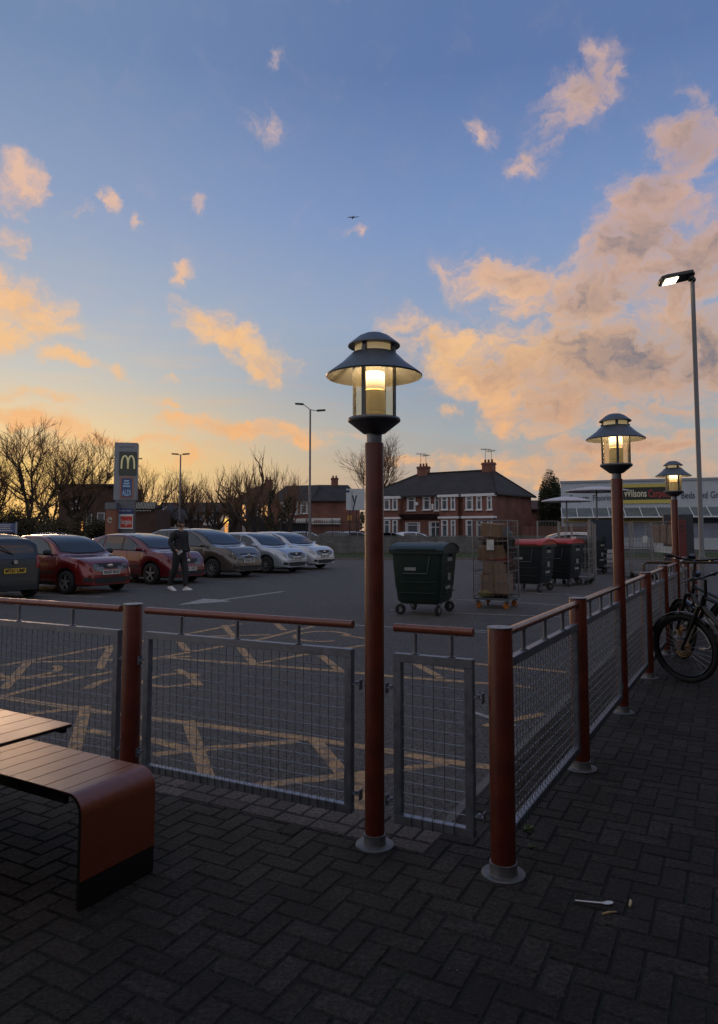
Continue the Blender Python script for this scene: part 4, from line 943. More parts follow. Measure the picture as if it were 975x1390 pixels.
# striped canopy building
A = AT(184, 719, 54.); A.z = 0; t = thing('striped_canopy_unit', 'dark shop unit with a black and white striped canopy board behind the sign', 'shop', A); s = 54/FPX
z0 = EYE+(719.4-691)*s; z1 = EYE+(719.4-681.5)*s
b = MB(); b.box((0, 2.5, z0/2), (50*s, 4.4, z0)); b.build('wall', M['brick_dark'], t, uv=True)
b = MB(); b.box((0, .15, (z0+z1)/2), (53*s, .3, z1-z0)); cb = b.build('canopy_board', M['sgblack'], t)
b = MB()
for k in range(17):
    x = (-8+k*2.05)*s; b.extr([(x-.5*s, -.02, z0+.03), (x+.4*s, -.02, z0+.03), (x+2.0*s, -.02, z1-.03), (x+1.1*s, -.02, z1-.03)], (0, .019, 0))
b.build('stripes', M['poster'], cb)
text('TZN', .42, facing((-16*s, -.02, (z0+z1)/2), (0, -1, 0)), M['poster'], cb, width=13*s, bold=.02)
b = MB(); 
for k in range(24): b.box((-24+k*1.9)*s and ((-24+k*1.9)*s, -.0, z0-.12), (.9*s, .02, .08))
b.build('dotted_trim', M['poster'], t)
# blue board far left
A = AT(6, 719, 40.); A.z = 0; t = thing('blue_sign', 'blue sign board with white lines of text at the left edge', 'sign', A); s = 40/FPX
b = MB(); b.box((0, 0, EYE+(719.4-716.5)*s), (34*s, .06, 13*s)); o = b.build('board', mat('board_blue', (.05, .075, .18), .5, var=.1), t)
b = MB()
for k in range(4): b.box(((-1+(k % 2)*1.2)*s, -.035, EYE+(719.4-712.5-k*2.6)*s), ((22-(k*5 % 7))*s, .01, .9*s))
b.build('text_lines', M['poster'], o)
for x_ in (16.5, -14): MB().box((x_*s, .0, 1.0), (.08, .08, 2.05)).build('post', M['galv'], t)

# ================================================================== trees
M['bark'] = mat('bark', (.040, .030, .024), .9, var=.3, vscale=3)
M['twig'] = mat('twigs', (.13, .072, .040), .9, var=.3, vscale=2)
M['ivy'] = mat('ivy', (.032, .036, .014), .8, var=.35, vscale=2, island=.5)
M['evergreen'] = mat('evergreen', (.022, .032, .014), .8, var=.4, vscale=2, island=.5)
M['scrub'] = mat('scrub', (.055, .046, .024), .9, var=.4, vscale=1.2, island=.5)
def rvec(rng): 
    while True:
        v = Vector((rng.uniform(-1, 1), rng.uniform(-1, 1), rng.uniform(-1, 1)))
        if .05 < v.length < 1: return v.normalized()
def tree(base, H, spread, seed, label, style='bare', levels=5, ivy=0., name='bare_tree', trunk_r=.28, fork=.22, group='bare trees behind the car park', twigk=1.0, lean=(0, 0), crown_m='twig', wiggle=.28, upb=.10):
    rng = random.Random(seed); t = thing(name, label, 'tree', base, 0, group)
    tb, cb, iv = MB(), MB(), MB(); ivp = []
    LF = [fork, .40, .27, .17, .10, .06]; RF = [trunk_r/H, .0120, .0052, .0024, .0013, .0009]
    if style == 'pollard': RF[1] = .019; RF[2] = .008; RF[3] = .0022
    def grow(p, d, lev, k0=1.):
        L = LF[lev]*H*k0; r = RF[lev]*H*(.8+.2*k0)
        n = 5 if lev < 2 else (4 if lev < 4 else 2); pts = [p.copy()]; rs = [r]; q = p.copy(); dd = d.copy()
        for i in range(n):
            dd = (dd+rvec(rng)*wiggle*(.7 if lev else .25)+Vector((0, 0, upb if lev else .05))).normalized(); q = q+dd*L/n; pts.append(q.copy()); rs.append(r*(1-(.30 if lev == 0 else .55)*(i+1)/n))
            if lev <= 1 or (lev == 2 and i < 1): ivp.append((q.copy(), r))
        mb = tb if lev <= 1 else cb
        mb.tube(pts, rs, 8 if lev == 0 else (5 if lev <= 2 else 3), caps=False)
        if lev >= levels-1: return
        k = {0: rng.randint(4, 6), 1: rng.randint(5, 6), 2: rng.randint(5, 6), 3: rng.randint(4, 5), 4: rng.randint(3, 4)}[lev]
        if lev >= 2: k = max(2, int(round(k*twigk)))
        for j in range(k):
            f = (.65+.35*(j+1)/k) if lev == 0 else rng.uniform(.18, 1) if j else 1.
            idx = min(f*n, n-.001); i0 = int(idx); pp = pts[i0].lerp(pts[i0+1], idx-i0)
            if lev == 0: az_ = 2.4*j+rng.uniform(-.4, .4); side = Vector((math.cos(az_), math.sin(az_), 0)); ang = rng.uniform(.25, .85)*spread
            else: ax = rvec(rng); side = (ax-dd*ax.dot(dd)).normalized(); ang = rng.uniform(.35, .85)*spread
            dl = (pts[i0+1]-pts[i0]).normalized(); nd_ = (dl*math.cos(ang)+side*math.sin(ang)).normalized()
            if style == 'pollard' and lev >= 2: nd_ = (nd_*.55+Vector((0, 0, 1))*(.35+.3*rng.random())).normalized()
            grow(pp, nd_, lev+1, rng.uniform(.65, 1.1)*(1.15-.35*f if lev else 1))
    grow(Vector((0, 0, -.1)), Vector((lean[0], lean[1], 1)).normalized(), 0)
    # rescale so that the crown ends at H
    zm = max(v[2] for v in cb.v) if cb.v else H; k = H/zm
    for mb in (tb, cb): mb.v = [(v[0]*k, v[1]*k, v[2]*k) for v in mb.v]
    tb.build('trunk', M['bark'], t, smooth=True, recalc=False); cb.build('crown', M[crown_m], t, recalc=False)
    if ivy:
        for p, r in ivp:
            if p.z*k > H*.72: continue
            for _ in range(int(ivy*(190 if r > .18 else 60))):
                c = p*k+rvec(rng)*rng.uniform(.1, .6)*(.35+min(1, r*3)); a = rvec(rng)*.06; e = rvec(rng)*.06
                iv.add([c-a, c+e, c+a, c-e], [(0, 1, 2, 3)])
        iv.build('ivy', M['ivy'], t, recalc=False)
    return t
def tpos(px, Y): p = AT(px, 719, Y); p.z = 0; return p
def tH(py, Y): return EYE+(719.4-py)*Y/FPX
tree(tpos(42, 52), tH(566, 52), .95, 1, 'tallest bare tree at the left edge with an ivy covered trunk', ivy=.45, levels=6, fork=.22, trunk_r=.30, wiggle=.20, twigk=1.05)
tree(tpos(102, 56), tH(584, 56), .95, 2, 'bare spreading tree left of the tall sign', ivy=.45, levels=6, fork=.24, trunk_r=.30, wiggle=.22, twigk=.9)
tree(tpos(-12, 50), tH(600, 50), .9, 3, 'bare tree partly cut off by the left edge', ivy=.4, levels=5, fork=.25)
tree(tpos(70, 66), tH(625, 66), .9, 14, 'slim bare tree seen between the two large left trees', levels=5, fork=.2, trunk_r=.2)
tree(tpos(205, 60), tH(622, 60), .95, 4, 'dense bare tree just right of the tall sign', ivy=.5, levels=6, fork=.2, wiggle=.3, twigk=.85)
for px, Y, top, sd, lb in ((262, 70, 636, 5, 'pollarded bare tree right of the distant lamp column'), (287, 66, 640, 6, 'second pollarded bare tree from the distant lamp column'), (318, 62, 626, 7, 'forked pollarded tree before the lit orange sign'),
                         (342, 58, 606, 8, 'tall crooked bare tree standing above the silver cars'), (369, 56, 622, 9, 'thick dark ivy topped tree beside the corner shop')):
    tree(tpos(px, Y), tH(top, Y), 1.0, sd, lb, 'pollard', 5 if sd != 8 else 4, ivy=(.7 if sd == 9 else .1), fork=.22, trunk_r=.34, wiggle=.5, twigk=.72, upb=.16)
tree(tpos(238, 80), tH(640, 80), .8, 15, 'faint bare tree behind the distant lamp column', 'pollard', 5, fork=.25, trunk_r=.2)
tree(tpos(352, 76), tH(632, 76), .8, 16, 'faint fine twigged tree behind the glowing windows', 'pollard', 5, fork=.25, trunk_r=.2)
tree(tpos(395, 84), tH(640, 84), .8, 17, 'low fine twigged tree rising over the corner shop roof', 'pollard', 5, fork=.25, trunk_r=.2, twigk=1.1)
tree(tpos(501, 92), tH(580, 92), 1.0, 10, 'fine upright bare tree directly behind the nearest lantern column', 'bare', 6, fork=.30, trunk_r=.30, wiggle=.14, twigk=.95, upb=.12)
def bush(name, label, cat, base, dims, n, leaf, m, seed, kind=None, group=None, trunk=True):
    rng = random.Random(seed); t = thing(name, label, cat, base, 0, group); b = MB(); lobes = [(Vector((rng.uniform(-.6, .6)*dims[0], rng.uniform(-.5, .5)*dims[1], rng.uniform(.25, .8)*dims[2])), rng.uniform(.25, .5)) for _ in range(9)]
    for i in range(n):
        c, f = rng.choice(lobes); v = rvec(rng)*(rng.random()**.4); p = c+Vector((v.x*dims[0]*f, v.y*dims[1]*f, v.z*dims[2]*f*.8))
        if p.z < .02: p.z = abs(p.z)+.05
        a = rvec(rng)*leaf; e = rvec(rng)*leaf; b.add([p-a, p+e, p+a, p-e], [(0, 1, 2, 3)])
    b.build('crown', M[m], t, recalc=False)
    if trunk:
        b = MB()
        for i in range(7): q = Vector((rng.uniform(-.5, .5)*dims[0], rng.uniform(-.3, .3)*dims[1], -.05)); b.tube([q, q+Vector((rng.uniform(-.3, .3), 0, dims[2]*.5)), q+Vector((rng.uniform(-.6, .6), 0, dims[2]*.9))], [.09, .05, .02], 4)
        b.build('trunk', M['bark'], t)
    return t
bush('evergreen_tree', 'dark evergreen tree between the brick houses and the carpet shop', 'tree', tpos(752, 74), (2.0, 2, tH(650, 74)), 16000, .08, 'evergreen', 21)
for k, (px, Y, w_, top) in enumerate(((2, 48, 3.0, 690), (48, 50, 2.8, 695), (92, 47, 2.2, 700), (130, 50, 2.0, 706), (212, 62, 2.2, 698))):
    bush('shrub', ['large scrubby bush at the left edge under the trees', 'scrubby bush beneath the tallest bare tree', 'low scrubby bush in front of the flat roofed building', 'smallest dark bush left of the tall sign', 'scrubby bush behind the white railings'][k], 'bush', tpos(px, Y), (w_, 1.5, tH(top, Y)), 7000, .06, 'scrub', 30+k, group='scrubby bushes')
# distant town behind everything: low tree belts
rng = random.Random(77)
b = MB()
for i in range(26000):
    x = rng.uniform(-170, 190); hh = 4.2+1.8*math.sin(x*.09)+1.2*math.sin(x*.31+1)+rng.gauss(0, .5); y = 170+rng.uniform(-8, 8)
    p = Vector((x, y, hh*rng.random()**.6)); a = rvec(rng)*.42; e = rvec(rng)*.42; b.add([p-a, p+e, p+a, p-e], [(0, 1, 2, 3)])
stuff(b.build('tree_belt', M['scrub'], recalc=False), 'distant belt of trees low on the horizon', 'trees')
# ================================================================== cars
def smooth_prof(pts):                    # monotone-ish cubic sampling through (x, z) points, x decreasing from the front
    pts = sorted(pts)
    def f(x):
        if x <= pts[0][0]: return pts[0][1]
        if x >= pts[-1][0]: return pts[-1][1]
        for i in range(len(pts)-1):
            if pts[i][0] <= x <= pts[i+1][0]: break
        p0 = pts[max(i-1, 0)]; p1 = pts[i]; p2 = pts[i+1]; p3 = pts[min(i+2, len(pts)-1)]
        h = p2[0]-p1[0]; u = (x-p1[0])/h if h > 1e-6 else 0
        s = (p2[1]-p1[1])/h
        m1 = s if p1 is p0 else (p2[1]-p0[1])/(p2[0]-p0[0]); m2 = s if p3 is p2 else (p3[1]-p1[1])/(p3[0]-p1[0])
        if abs(s) < 1e-6: m1 = m2 = 0
        else:
            if m1/s < 0: m1 = 0
            if m2/s < 0: m2 = 0
            m1 = max(min(m1, 3*abs(s)), -3*abs(s)); m2 = max(min(m2, 3*abs(s)), -3*abs(s))
        return (2*u**3-3*u*u+1)*p1[1]+(u**3-2*u*u+u)*h*m1+(-2*u**3+3*u*u)*p2[1]+(u**3-u*u)*h*m2
    return f
M['carglass'] = mat('car_glass', (.016, .019, .022), .06, var=0, spec=.9)
M['headlamp'] = mat('headlamp_lens', (.10, .105, .11), .08, .1, var=.35, vscale=26, spec=.9)
M['lampdark'] = mat('lamp_inner', (.55, .57, .6), .15, .8, var=0)
M['tail'] = mat('tail_lamp', (.22, .01, .01), .15, var=.1)
M['trim'] = mat('black_trim', (.014, .014, .015), .6, var=.15)
M['rim'] = mat('alloy', (.30, .31, .33), .4, .7, var=.1)
M['plate_w'] = mat('plate_white', (.55, .55, .52), .5, var=.05); M['plate_y'] = mat('plate_yellow', (.55, .36, .04), .5, var=.05); M['plate_t'] = mat('plate_letters', (.01, .01, .012), .5, var=0)
def make_car(label, pos, hd, L, Wd, wb, r, top, belt, cab, paint, plate=None, side=(), lamp='wide', grille=True, wheel='spoke', rear_only=False, name='parked_car', group='cars parked in the bays', detail=True, roofbars=False, tailshape=None, xf_off=0., badge=None, doors=(.25, -.72), lowgr=True, fog=True):
    t = thing(name, label, 'car', pos, math.atan2(hd[1], hd[0]), group)
    xm = max(p[0] for p in top); xr = min(p[0] for p in top); ft = smooth_prof(top); fb = smooth_prof(belt); roof = max(p[1] for p in top)
    xa_f, xa_r = wb/2+xf_off, -wb/2+xf_off
    ar = r+.055; wr_roof = Wd/2-.215
    def wid(x):
        u = (x-(xm+xr)/2)/((xm-xr)/2); u = max(-1, min(1, u))
        return Wd/2*(1-.27*abs(u)**(5.5 if u > 0 else 7))
    def zlow(x):
        z = .20+.03*max(0, abs(x)-wb/2)
        for a in (xa_f, xa_r):
            if abs(x-a) < ar: z = max(z, r+math.sqrt(max(0, ar*ar-(x-a)**2))-.005)
        return z
    xs = []; n = 84
    for i in range(n+1): xs.append(xr+(xm-xr)*i/n)
    for a in (xa_f, xa_r): xs += [a-ar-.001, a+ar+.001, a-ar*.97, a+ar*.97]
    for k in (.004, .012, .025, .045): xs += [xr+k, xm-k]
    xs = sorted(set(round(x, 4) for x in xs))
    def sec(x):
        w = wid(x); zt = ft(x); zb = min(fb(x), zt-.008); zl = min(zlow(x), zb-.03); cf = max(0, min(1, (zt-zb)/(roof-fb(0))))
        # end roundness
        de = min(x-xr, xm-x); e = max(0., 1-de/.09); w -= .035*e*e
        wr = (w-.06)*(1-cf)+min(wr_roof+.02*cf, w-.06)*cf
        P = [(w-.055, zl), (w-.012, zl+(zb-zl)*.10), (w-.002, zl+(zb-zl)*.35), (w, zl+(zb-zl)*.6), (w-.010, zl+(zb-zl)*.85), (w-.03, zb-.005), (w-.052, zb+.008*(1-0))]
        zs = zt-zb
        P += [(w-.052+(wr-(w-.052))*.5, zb+zs*(.45 if cf > .2 else .55)), (wr, zb+zs*(.84 if cf > .2 else .8)), (wr-.045, zb+zs*.93), (wr-.13, zb+zs*.98), (wr*.5, zt+.012*cf), (0, zt+.02*cf)]
        return P
    S_ = [sec(x) for x in xs]; k = len(S_[0]); vs = []; fs = []
    for x, P in zip(xs, S_):
        for y, z in P: vs.append((x, y, z))
        for y, z in P[:-1][::-1]: vs.append((x, -y, z))
    m = 2*k-1
    for i in range(len(xs)-1):
        for j in range(m-1): fs.append((i*m+j, (i+1)*m+j, (i+1)*m+j+1, i*m+j+1))
    fs.append(tuple(range(m))); fs.append(tuple((len(xs)-1)*m+j for j in range(m))[::-1])
    bvh = BVHTree.FromPolygons([Vector(v) for v in vs], fs)
    b = MB(); b.add(vs, fs); body = b.build('body', paint, t, smooth=27)
    # dark underside and wheel wells
    b = MB(); b.box(((xm+xr)/2, 0, .36), (xm-xr-.35, Wd-.36, .34)); b.build('underbody', M['trim'], t)
    def proj(name, grid, dirv, m_, off=.006, parent=None, ext=3.):
        """grid: rows of points, thrown at the body along dirv"""
        d = Vector(dirv).normalized(); V_ = []; ok = True
        for row in grid:
            for p in row:
                h = bvh.ray_cast(Vector(p)-d*ext, d)
                if h[0] is None: V_.append(Vector(p)); ok = False
                else: V_.append(h[0]-d*off*.0+h[1]*(off if h[1].dot(d) < 0 else -off))
        nr, nc = len(grid), len(grid[0]); F = [(i*nc+j, i*nc+j+1, (i+1)*nc+j+1, (i+1)*nc+j) for i in range(nr-1) for j in range(nc-1)]
        b = MB(); b.add(V_, F); return b.build(name, m_, parent or t, smooth=60)
    def strip(lo, hi, nc=10, nr=5):       # polylines -> grid
        def samp(pl, u):
            d = [0]
            for a_, c_ in zip(pl, pl[1:]): d.append(d[-1]+(Vector(c_)-Vector(a_)).length)
            s_ = u*d[-1]
            for i in range(len(pl)-1):
                if s_ <= d[i+1]+1e-9: q = (s_-d[i])/(d[i+1]-d[i] or 1); return Vector(pl[i]).lerp(Vector(pl[i+1]), max(0, min(1, q)))
            return Vector(pl[-1])
        return [[samp(lo, j/(nc-1)).lerp(samp(hi, j/(nc-1)), i/(nr-1)) for j in range(nc)] for i in range(nr)]
    xw0, xw1, xr1, xr0 = cab                # windscreen base, roof front, roof rear, rear glass base
    # windscreen: parametrised by x (height follows body) and y
    def topgrid(x0, x1, y0, y1, nx=9, ny=11, bow=0.):
        return [[((x0+(x1-x0)*i/(nx-1))-bow*((2*j/(ny-1)-1)**2), (y0+(y1-y0)*i/(nx-1))*(2*j/(ny-1)-1), 2.5) for j in range(ny)] for i in range(nx)]
    proj('windscreen_surround', topgrid(xw0+.01, xw1+.03, Wd/2-.165, Wd/2-.27, bow=.10), (0, 0, -1), M['trim'], .003)
    proj('windscreen', topgrid(xw0-.03, xw1+.06, Wd/2-.20, Wd/2-.30, bow=.10), (0, 0, -1), M['carglass'], .008)
    b = MB()
    proj('rear_window', topgrid(xr0+.05, xr1-.05, Wd/2-.27, Wd/2-.32, bow=-.06), (0, 0, -1), M['carglass'], .005)
    for sd in (1, -1):
        for (lo, hi) in side:
            g = strip([(x, sd*2, z) for x, z in lo], [(x, sd*2, z) for x, z in hi], 10, 7)
            def grow_(pl, q): return pl
            cx_ = sum(x for x, z in lo+hi)/len(lo+hi); cz_ = sum(z for x, z in lo+hi)/len(lo+hi)
            ex = lambda pl: [(x+(.022 if x > cx_ else -.022), sd*2, z+(.022 if z > cz_ else -.022)) for x, z in pl]
            wn_ = proj('window_surround', strip(ex(lo), ex(hi), 10, 7), (0, -sd, 0), M['trim'], .004)
            wn_ = proj('side_window', g, (0, -sd, 0), M['carglass'], .008)
        if detail:
            for a_ in (xa_f, xa_r):
                lipo = [[(a_+math.cos(R(q))*(ar+e_), sd*2, r+math.sin(R(q))*(ar+e_)) for q in range(8, 173, 12)] for e_ in (.002, .020)]
                proj('arch_lip', lipo, (0, -sd, 0), M['trim'], .004)
            zm_ = .50; g = strip([(xa_f-ar-.03, sd*2, zm_), (xa_r+ar+.03, sd*2, zm_)], [(xa_f-ar-.03, sd*2, zm_+.045), (xa_r+ar+.03, sd*2, zm_+.045)], 12, 3); proj('side_moulding', g, (0, -sd, 0), M['trim'], .008)
            for xd in doors:
                zb_ = fb(xd); g = strip([(xd-.005, sd*2, .30), (xd-.005, sd*2, zb_-.01)], [(xd+.005, sd*2, .30), (xd+.005, sd*2, zb_-.01)], 8, 2)
                proj('door_gap', g, (0, -sd, 0), M['trim'], .002)
            g = strip([(xa_f-ar-.05, sd*2, .235), (xa_r+ar+.05, sd*2, .235)], [(xa_f-ar-.05, sd*2, .30), (xa_r+ar+.05, sd*2, .30)], 12, 3); proj('sill', g, (0, -sd, 0), M['trim'], .003)
            for xd in doors[1:]:
                b = MB(); y_ = wid(xd); b.box((xd+.14, sd*(y_+.006), fb(xd)-.13), (.17, .035, .026)); b.build('door_handle', paint, t, bevel=.006)
    # wheels
    for xw in (xa_f, xa_r):
        for sd in (1, -1):
            wv_ = Vector((xw, sd*(Wd/2-.115), r)); wt = .195
            b = MB(); b.lathe([(r*.66, -wt/2), (r*.80, -wt/2-.004), (r*.94, -wt/2+.012), (r, -wt/2+.045), (r, wt/2-.045), (r*.94, wt/2-.012), (r*.80, wt/2+.004), (r*.66, wt/2)], 36, wv_, 'Y', caps=False)
            ty = b.build('tyre', M['rubber'], None, smooth=40)
            b = MB(); b.lathe([(r*.67, -wt/2+.01), (r*.67, wt/2-.01)], 30, wv_, 'Y', caps=False)
            o_ = sd*(wt/2-.02); b.lathe([(r*.67, o_), (r*.60, o_)], 30, wv_, 'Y', caps=False); b.lathe([(.0, o_+sd*.004), (.05, o_+sd*.004), (.06, o_-sd*.02)], 16, wv_, 'Y', caps=False)
            ns = {'spoke': 5, 'multi': 9, 'cover': 7}[wheel]; swd = {'spoke': .055, 'multi': .03, 'cover': .05}[wheel]
            for q in range(ns):
                a = 2*math.pi*q/ns+.3; c_ = wv_+Vector((math.cos(a)*r*.33, o_-sd*.006, math.sin(a)*r*.33)); rot = Matrix.Rotation(-a, 3, 'Y'); b.box(c_, (r*.62, .016, swd), rot=rot)
            b2 = MB(); b2.lathe([(0, o_-sd*.05), (r*.66, o_-sd*.05)], 24, wv_, 'Y', caps=False)
            wh_ = thing_part('wheel', ty, t); ri = b.build('rim', M['rim'], wh_); b2.build('brake_shadow', M['trim'], wh_)
    # mirrors
    for sd in (1, -1):
        b = MB(); xm_ = xw0-.26; b.lathe([(0, -.10), (.05, -.09), (.07, -.03), (.072, .04), (.05, .09), (0, .10)], 14, (0, 0, 0), 'Y'); b.v = [(v[0]*.8+xm_, v[1]+sd*(wid(xm_)+.09), v[2]+fb(xm_)+.09) for v in b.v]; b.tube([(xm_-.02, sd*(wid(xm_)-.06), fb(xm_)+.03), (xm_, sd*(wid(xm_)+.05), fb(xm_)+.06)], .022, 6)
        b.build('door_mirror', M['trim'] if lamp == 'ford' else paint, t, smooth=True)
    zf = lambda z: z
    # front end
    hw = wid(xm-.25)
    zh = ft(xm-.14)
    F_ = lambda y, z: (xm+1, y, z)
    if not rear_only:
        shapes = {'ford': [((.46, zh-.11), (.54, zh-.14), (.64, zh-.12), (.78, zh-.04)), ((.46, zh-.02), (.54, zh+.01), (.64, zh+.05), (.76, zh+.08))],
                  'swept': [((.48, zh-.11), (.56, zh-.13), (.68, zh-.08), (.80, zh+.04)), ((.46, zh-.05), (.56, zh+.0), (.66, zh+.07), (.77, zh+.12))],
                  'wide': [((.46, zh-.12), (.54, zh-.14), (.66, zh-.12), (.80, zh-.05)), ((.46, zh-.02), (.54, zh+.01), (.66, zh+.04), (.78, zh+.07))],
                  'round': [((.48, zh-.12), (.54, zh-.15), (.64, zh-.14), (.76, zh-.08)), ((.48, zh-.03), (.54, zh+.01), (.64, zh+.04), (.76, zh+.04))]}
        lo, hi = shapes[lamp]
        for sd in (1, -1):
            g = strip([F_(sd*y, z) for y, z in lo], [F_(sd*y, z) for y, z in hi], 9, 6); hl = proj('headlight', g, (-1, -sd*.25, -.1), M['headlamp'], .008, ext=1.5)
            yc = sum(y for y, z in lo)/4; zc = (sum(z for y, z in lo)+sum(z for y, z in hi))/8
            for (dy, rr) in ((-.045, .040), (.06, .036)):
                h = bvh.ray_cast(Vector((xm+2, sd*(yc+dy), zc+.01*(dy > 0))), Vector((-1, 0, 0)))
                if h[0] is not None:
                    bb = MB(); q_ = h[1].to_track_quat('Z', 'Y').to_matrix(); pts_ = [h[0]+h[1]*.013+q_ @ Vector((math.cos(a*math.pi/8)*rr, math.sin(a*math.pi/8)*rr, 0)) for a in range(16)]; bb.add(pts_, [tuple(range(16))]); bb.build('lamp_bowl', M['lampdark'], hl)
            if fog:
                g = strip([F_(sd*.52, .30), F_(sd*.70, .32)], [F_(sd*.52, .40), F_(sd*.68, .42)], 5, 4); proj('fog_lamp', g, (-1, 0, 0), M['trim'], .006)
        if grille:
            g = strip([F_(-.34, zh-.14), F_(0, zh-.17), F_(.34, zh-.14)], [F_(-.38, zh-.03), F_(0, zh-.025), F_(.38, zh-.03)], 11, 4); gr = proj('grille', g, (-1, 0, 0), M['trim'], .006)
            g = strip([F_(-.33, zh-.105), F_(.33, zh-.105)], [F_(-.33, zh-.085), F_(.33, zh-.085)], 11, 2); proj('grille_bar', g, (-1, 0, 0), M['chrome'] if lamp == 'wide' and roofbars else M['trim'], .012, gr)
        if lowgr:
            g = strip([F_(-.46, .27), F_(0, .25), F_(.46, .27)], [F_(-.50, .40), F_(0, .41), F_(.50, .40)], 13, 4); proj('lower_grille', g, (-1, 0, 0), M['trim'], .006)
        h = bvh.ray_cast(Vector((xm+2, 0, zh-.09)), Vector((-1, 0, 0)))
        if badge and h[0] is not None:
            bb = MB(); bb.lathe([(0, .0), (.062, .0), (.058, .012), (0, .016)], 18, (0, 0, 0), 'X'); bb.v = [(v[0]+h[0].x+.01, v[1]*(1.5 if badge == 'oval' else 1), v[2]*(.7 if badge == 'oval' else 1)+h[0].z) for v in bb.v]; bb.build('badge', M['chrome'], t, smooth=True)
        if detail:
            g = strip([F_(-.72, .455), F_(.72, .455)], [F_(-.72, .465), F_(.72, .465)], 21, 2); proj('bumper_seam', g, (-1, 0, 0), M['trim'], .002)
            # bonnet shut line
            for sd in (1, -1):
                g = [[(xm-.10-(xm-.15-xw0)*i/10, sd*(hw-.13+.012*j-.05*(1-i/10)), 2.5) for j in range(2)] for i in range(11)]; proj('bonnet_gap', g, (0, 0, -1), M['trim'], .002)
    if plate:
        txt, yel, zp_ = plate; fx = -1 if rear_only else 1
        h = bvh.ray_cast(Vector((fx*(xm+2), 0, zp_)), Vector((-fx, 0, 0))); px_ = h[0].x+fx*.02
        b = MB(); b.box((px_, 0, zp_), (.012, .52, .112)); pl_ = b.build('number_plate', M['plate_y' if yel else 'plate_w'], t)
        text(txt, .11, facing((px_+fx*.008, 0, zp_), (fx, 0, 0)), M['plate_t'], pl_, width=.46, ext=.001, bold=.003)
    if rear_only:
        Rr = lambda y, z: (xr-1, y, z)
        for sd in (1, -1):
            g = strip([Rr(sd*(Wd/2-.30), .70), Rr(sd*(Wd/2-.12), .72)], [Rr(sd*(Wd/2-.28), .98), Rr(sd*(Wd/2-.14), 1.0)], 4, 8); proj('tail_light', g, (1, 0, 0), M['tail'], .008)
        g = strip([Rr(-.55, .93), Rr(0, .91), Rr(.55, .93)], [Rr(-.50, 1.30), Rr(0, 1.33), Rr(.50, 1.30)], 11, 8); proj('rear_screen', g, (1, 0, 0), M['carglass'], .007)
        g = strip([Rr(-.7, .40), Rr(.7, .40)], [Rr(-.7, .415), Rr(.7, .415)], 15, 2); proj('bumper_seam', g, (1, 0, 0), M['trim'], .004)
        bb = MB(); bb.lathe([(0, .0), (.05, .0), (0, .016)], 18, (xr-.02, 0, .86), 'X'); bb.build('badge', M['chrome'], t)
        bb = MB(); p_ = Vector((xr+.10, 0, 1.02)); bb.beam(p_, p_+Vector((-.02, .38, .22)), .018); bb.build('rear_wiper', M['trim'], t)
    if detail:
        b = MB(); b.tube([(xw1-.25, 0, ft(xw1-.25)+.01), (xw1-.50, 0, ft(xw1-.25)+.22)], .006, 5); b.build('aerial', M['trim'], t)
        for sd in (.1, -.42):
            g = [[(xw0-.02-.02*j-.0*i, sd+.5*i/8*1.0, 2.5) for j in range(2)] for i in range(9)]; proj('wiper', g, (0, 0, -1), M['trim'], .02)
    # roof gutter lines
    if roofbars:
        for sd in (1, -1): b = MB(); b.tube([(xw1-.15, sd*(wr_roof-.05), ft(xw1-.15)+.03), (0, sd*(wr_roof-.05), ft(0)+.035), (xr1+.1, sd*(wr_roof-.05), ft(xr1+.1)+.03)], .014, 6); b.build('roof_rail', M['trim'], t)
    return t
def thing_part(name, o, parent): o.name = name; o.data.name = name; o.parent = parent; return o
def paintm(n, c, rough=.25, metal=.3): return mat(n, tuple(x*1.15 for x in c), rough, metal, var=.06, vscale=3, coat=1.0, dirt=(tuple(x*.75+.02 for x in c), 4, .25))
FW = Vector((.84, -.545, 0)).normalized(); SR = Vector((FW.y, -FW.x, 0))
def car_pos(wheel_px, wb, Wd, off=0., fw=FW):
    sr = Vector((fw.y, -fw.x, 0)); p = G(*wheel_px); c_ = p-fw*(wb/2+off)-sr*(Wd/2-.1); c_.z = -.008; return c_
def hatch(L, H, hood, xw0, xw1, xr1, rear=.9, nose=.62):
    h = L/2
    nose += .06
    return [(h, .40), (h-.010, .54), (h-.045, nose), (h-.14, nose+.10), (h-.4, hood-.06), ((h-.4+xw0)/2, hood-.03), (xw0, hood+.03), ((xw0+xw1)/2, (hood+H)/2+.07), (xw1, H-.05), (xw1-.45, H-.002), (xr1+.35, H-.015), (xr1, H-.08), ((xr1-h)/2-.05, (H+rear)/2+.06), (-h+.12, rear+.03), (-h+.03, rear-.16), (-h+.01, .5), (-h, .40)]
# dark hatchback seen from behind (cut by the left edge)
c_ = G(15, 818)+Vector((-.2, .55, 0)); hd = -FW
pd = mat('dark_teal_paint', (.008, .013, .014), .4, .0, var=.06, vscale=3, coat=.2)
L = 3.55; H = 1.48
make_car('dark hatchback with a yellow rear plate, cut off by the left edge', c_+hd*(L/2+.0)+Vector((0, 0, -.008)), hd, L, 1.64, 2.42, .29, hatch(L, H, .96, .98, .2, -1.25, 1.0), [(-1.78, .86), (-.8, .95), (.9, .90), (1.78, .62)], (.98, .2, -1.35, -1.6),
         pd, ('MT61 UMF', True, .66), [(((.75, .95), (.2, .96), (-.3, .97)), ((.35, 1.28), (.0, 1.38), (-.3, 1.39))), (((-.38, .97), (-1.0, .99), (-1.3, 1.02)), ((-.38, 1.39), (-.9, 1.38), (-1.15, 1.30)))], rear_only=True, wheel='cover')
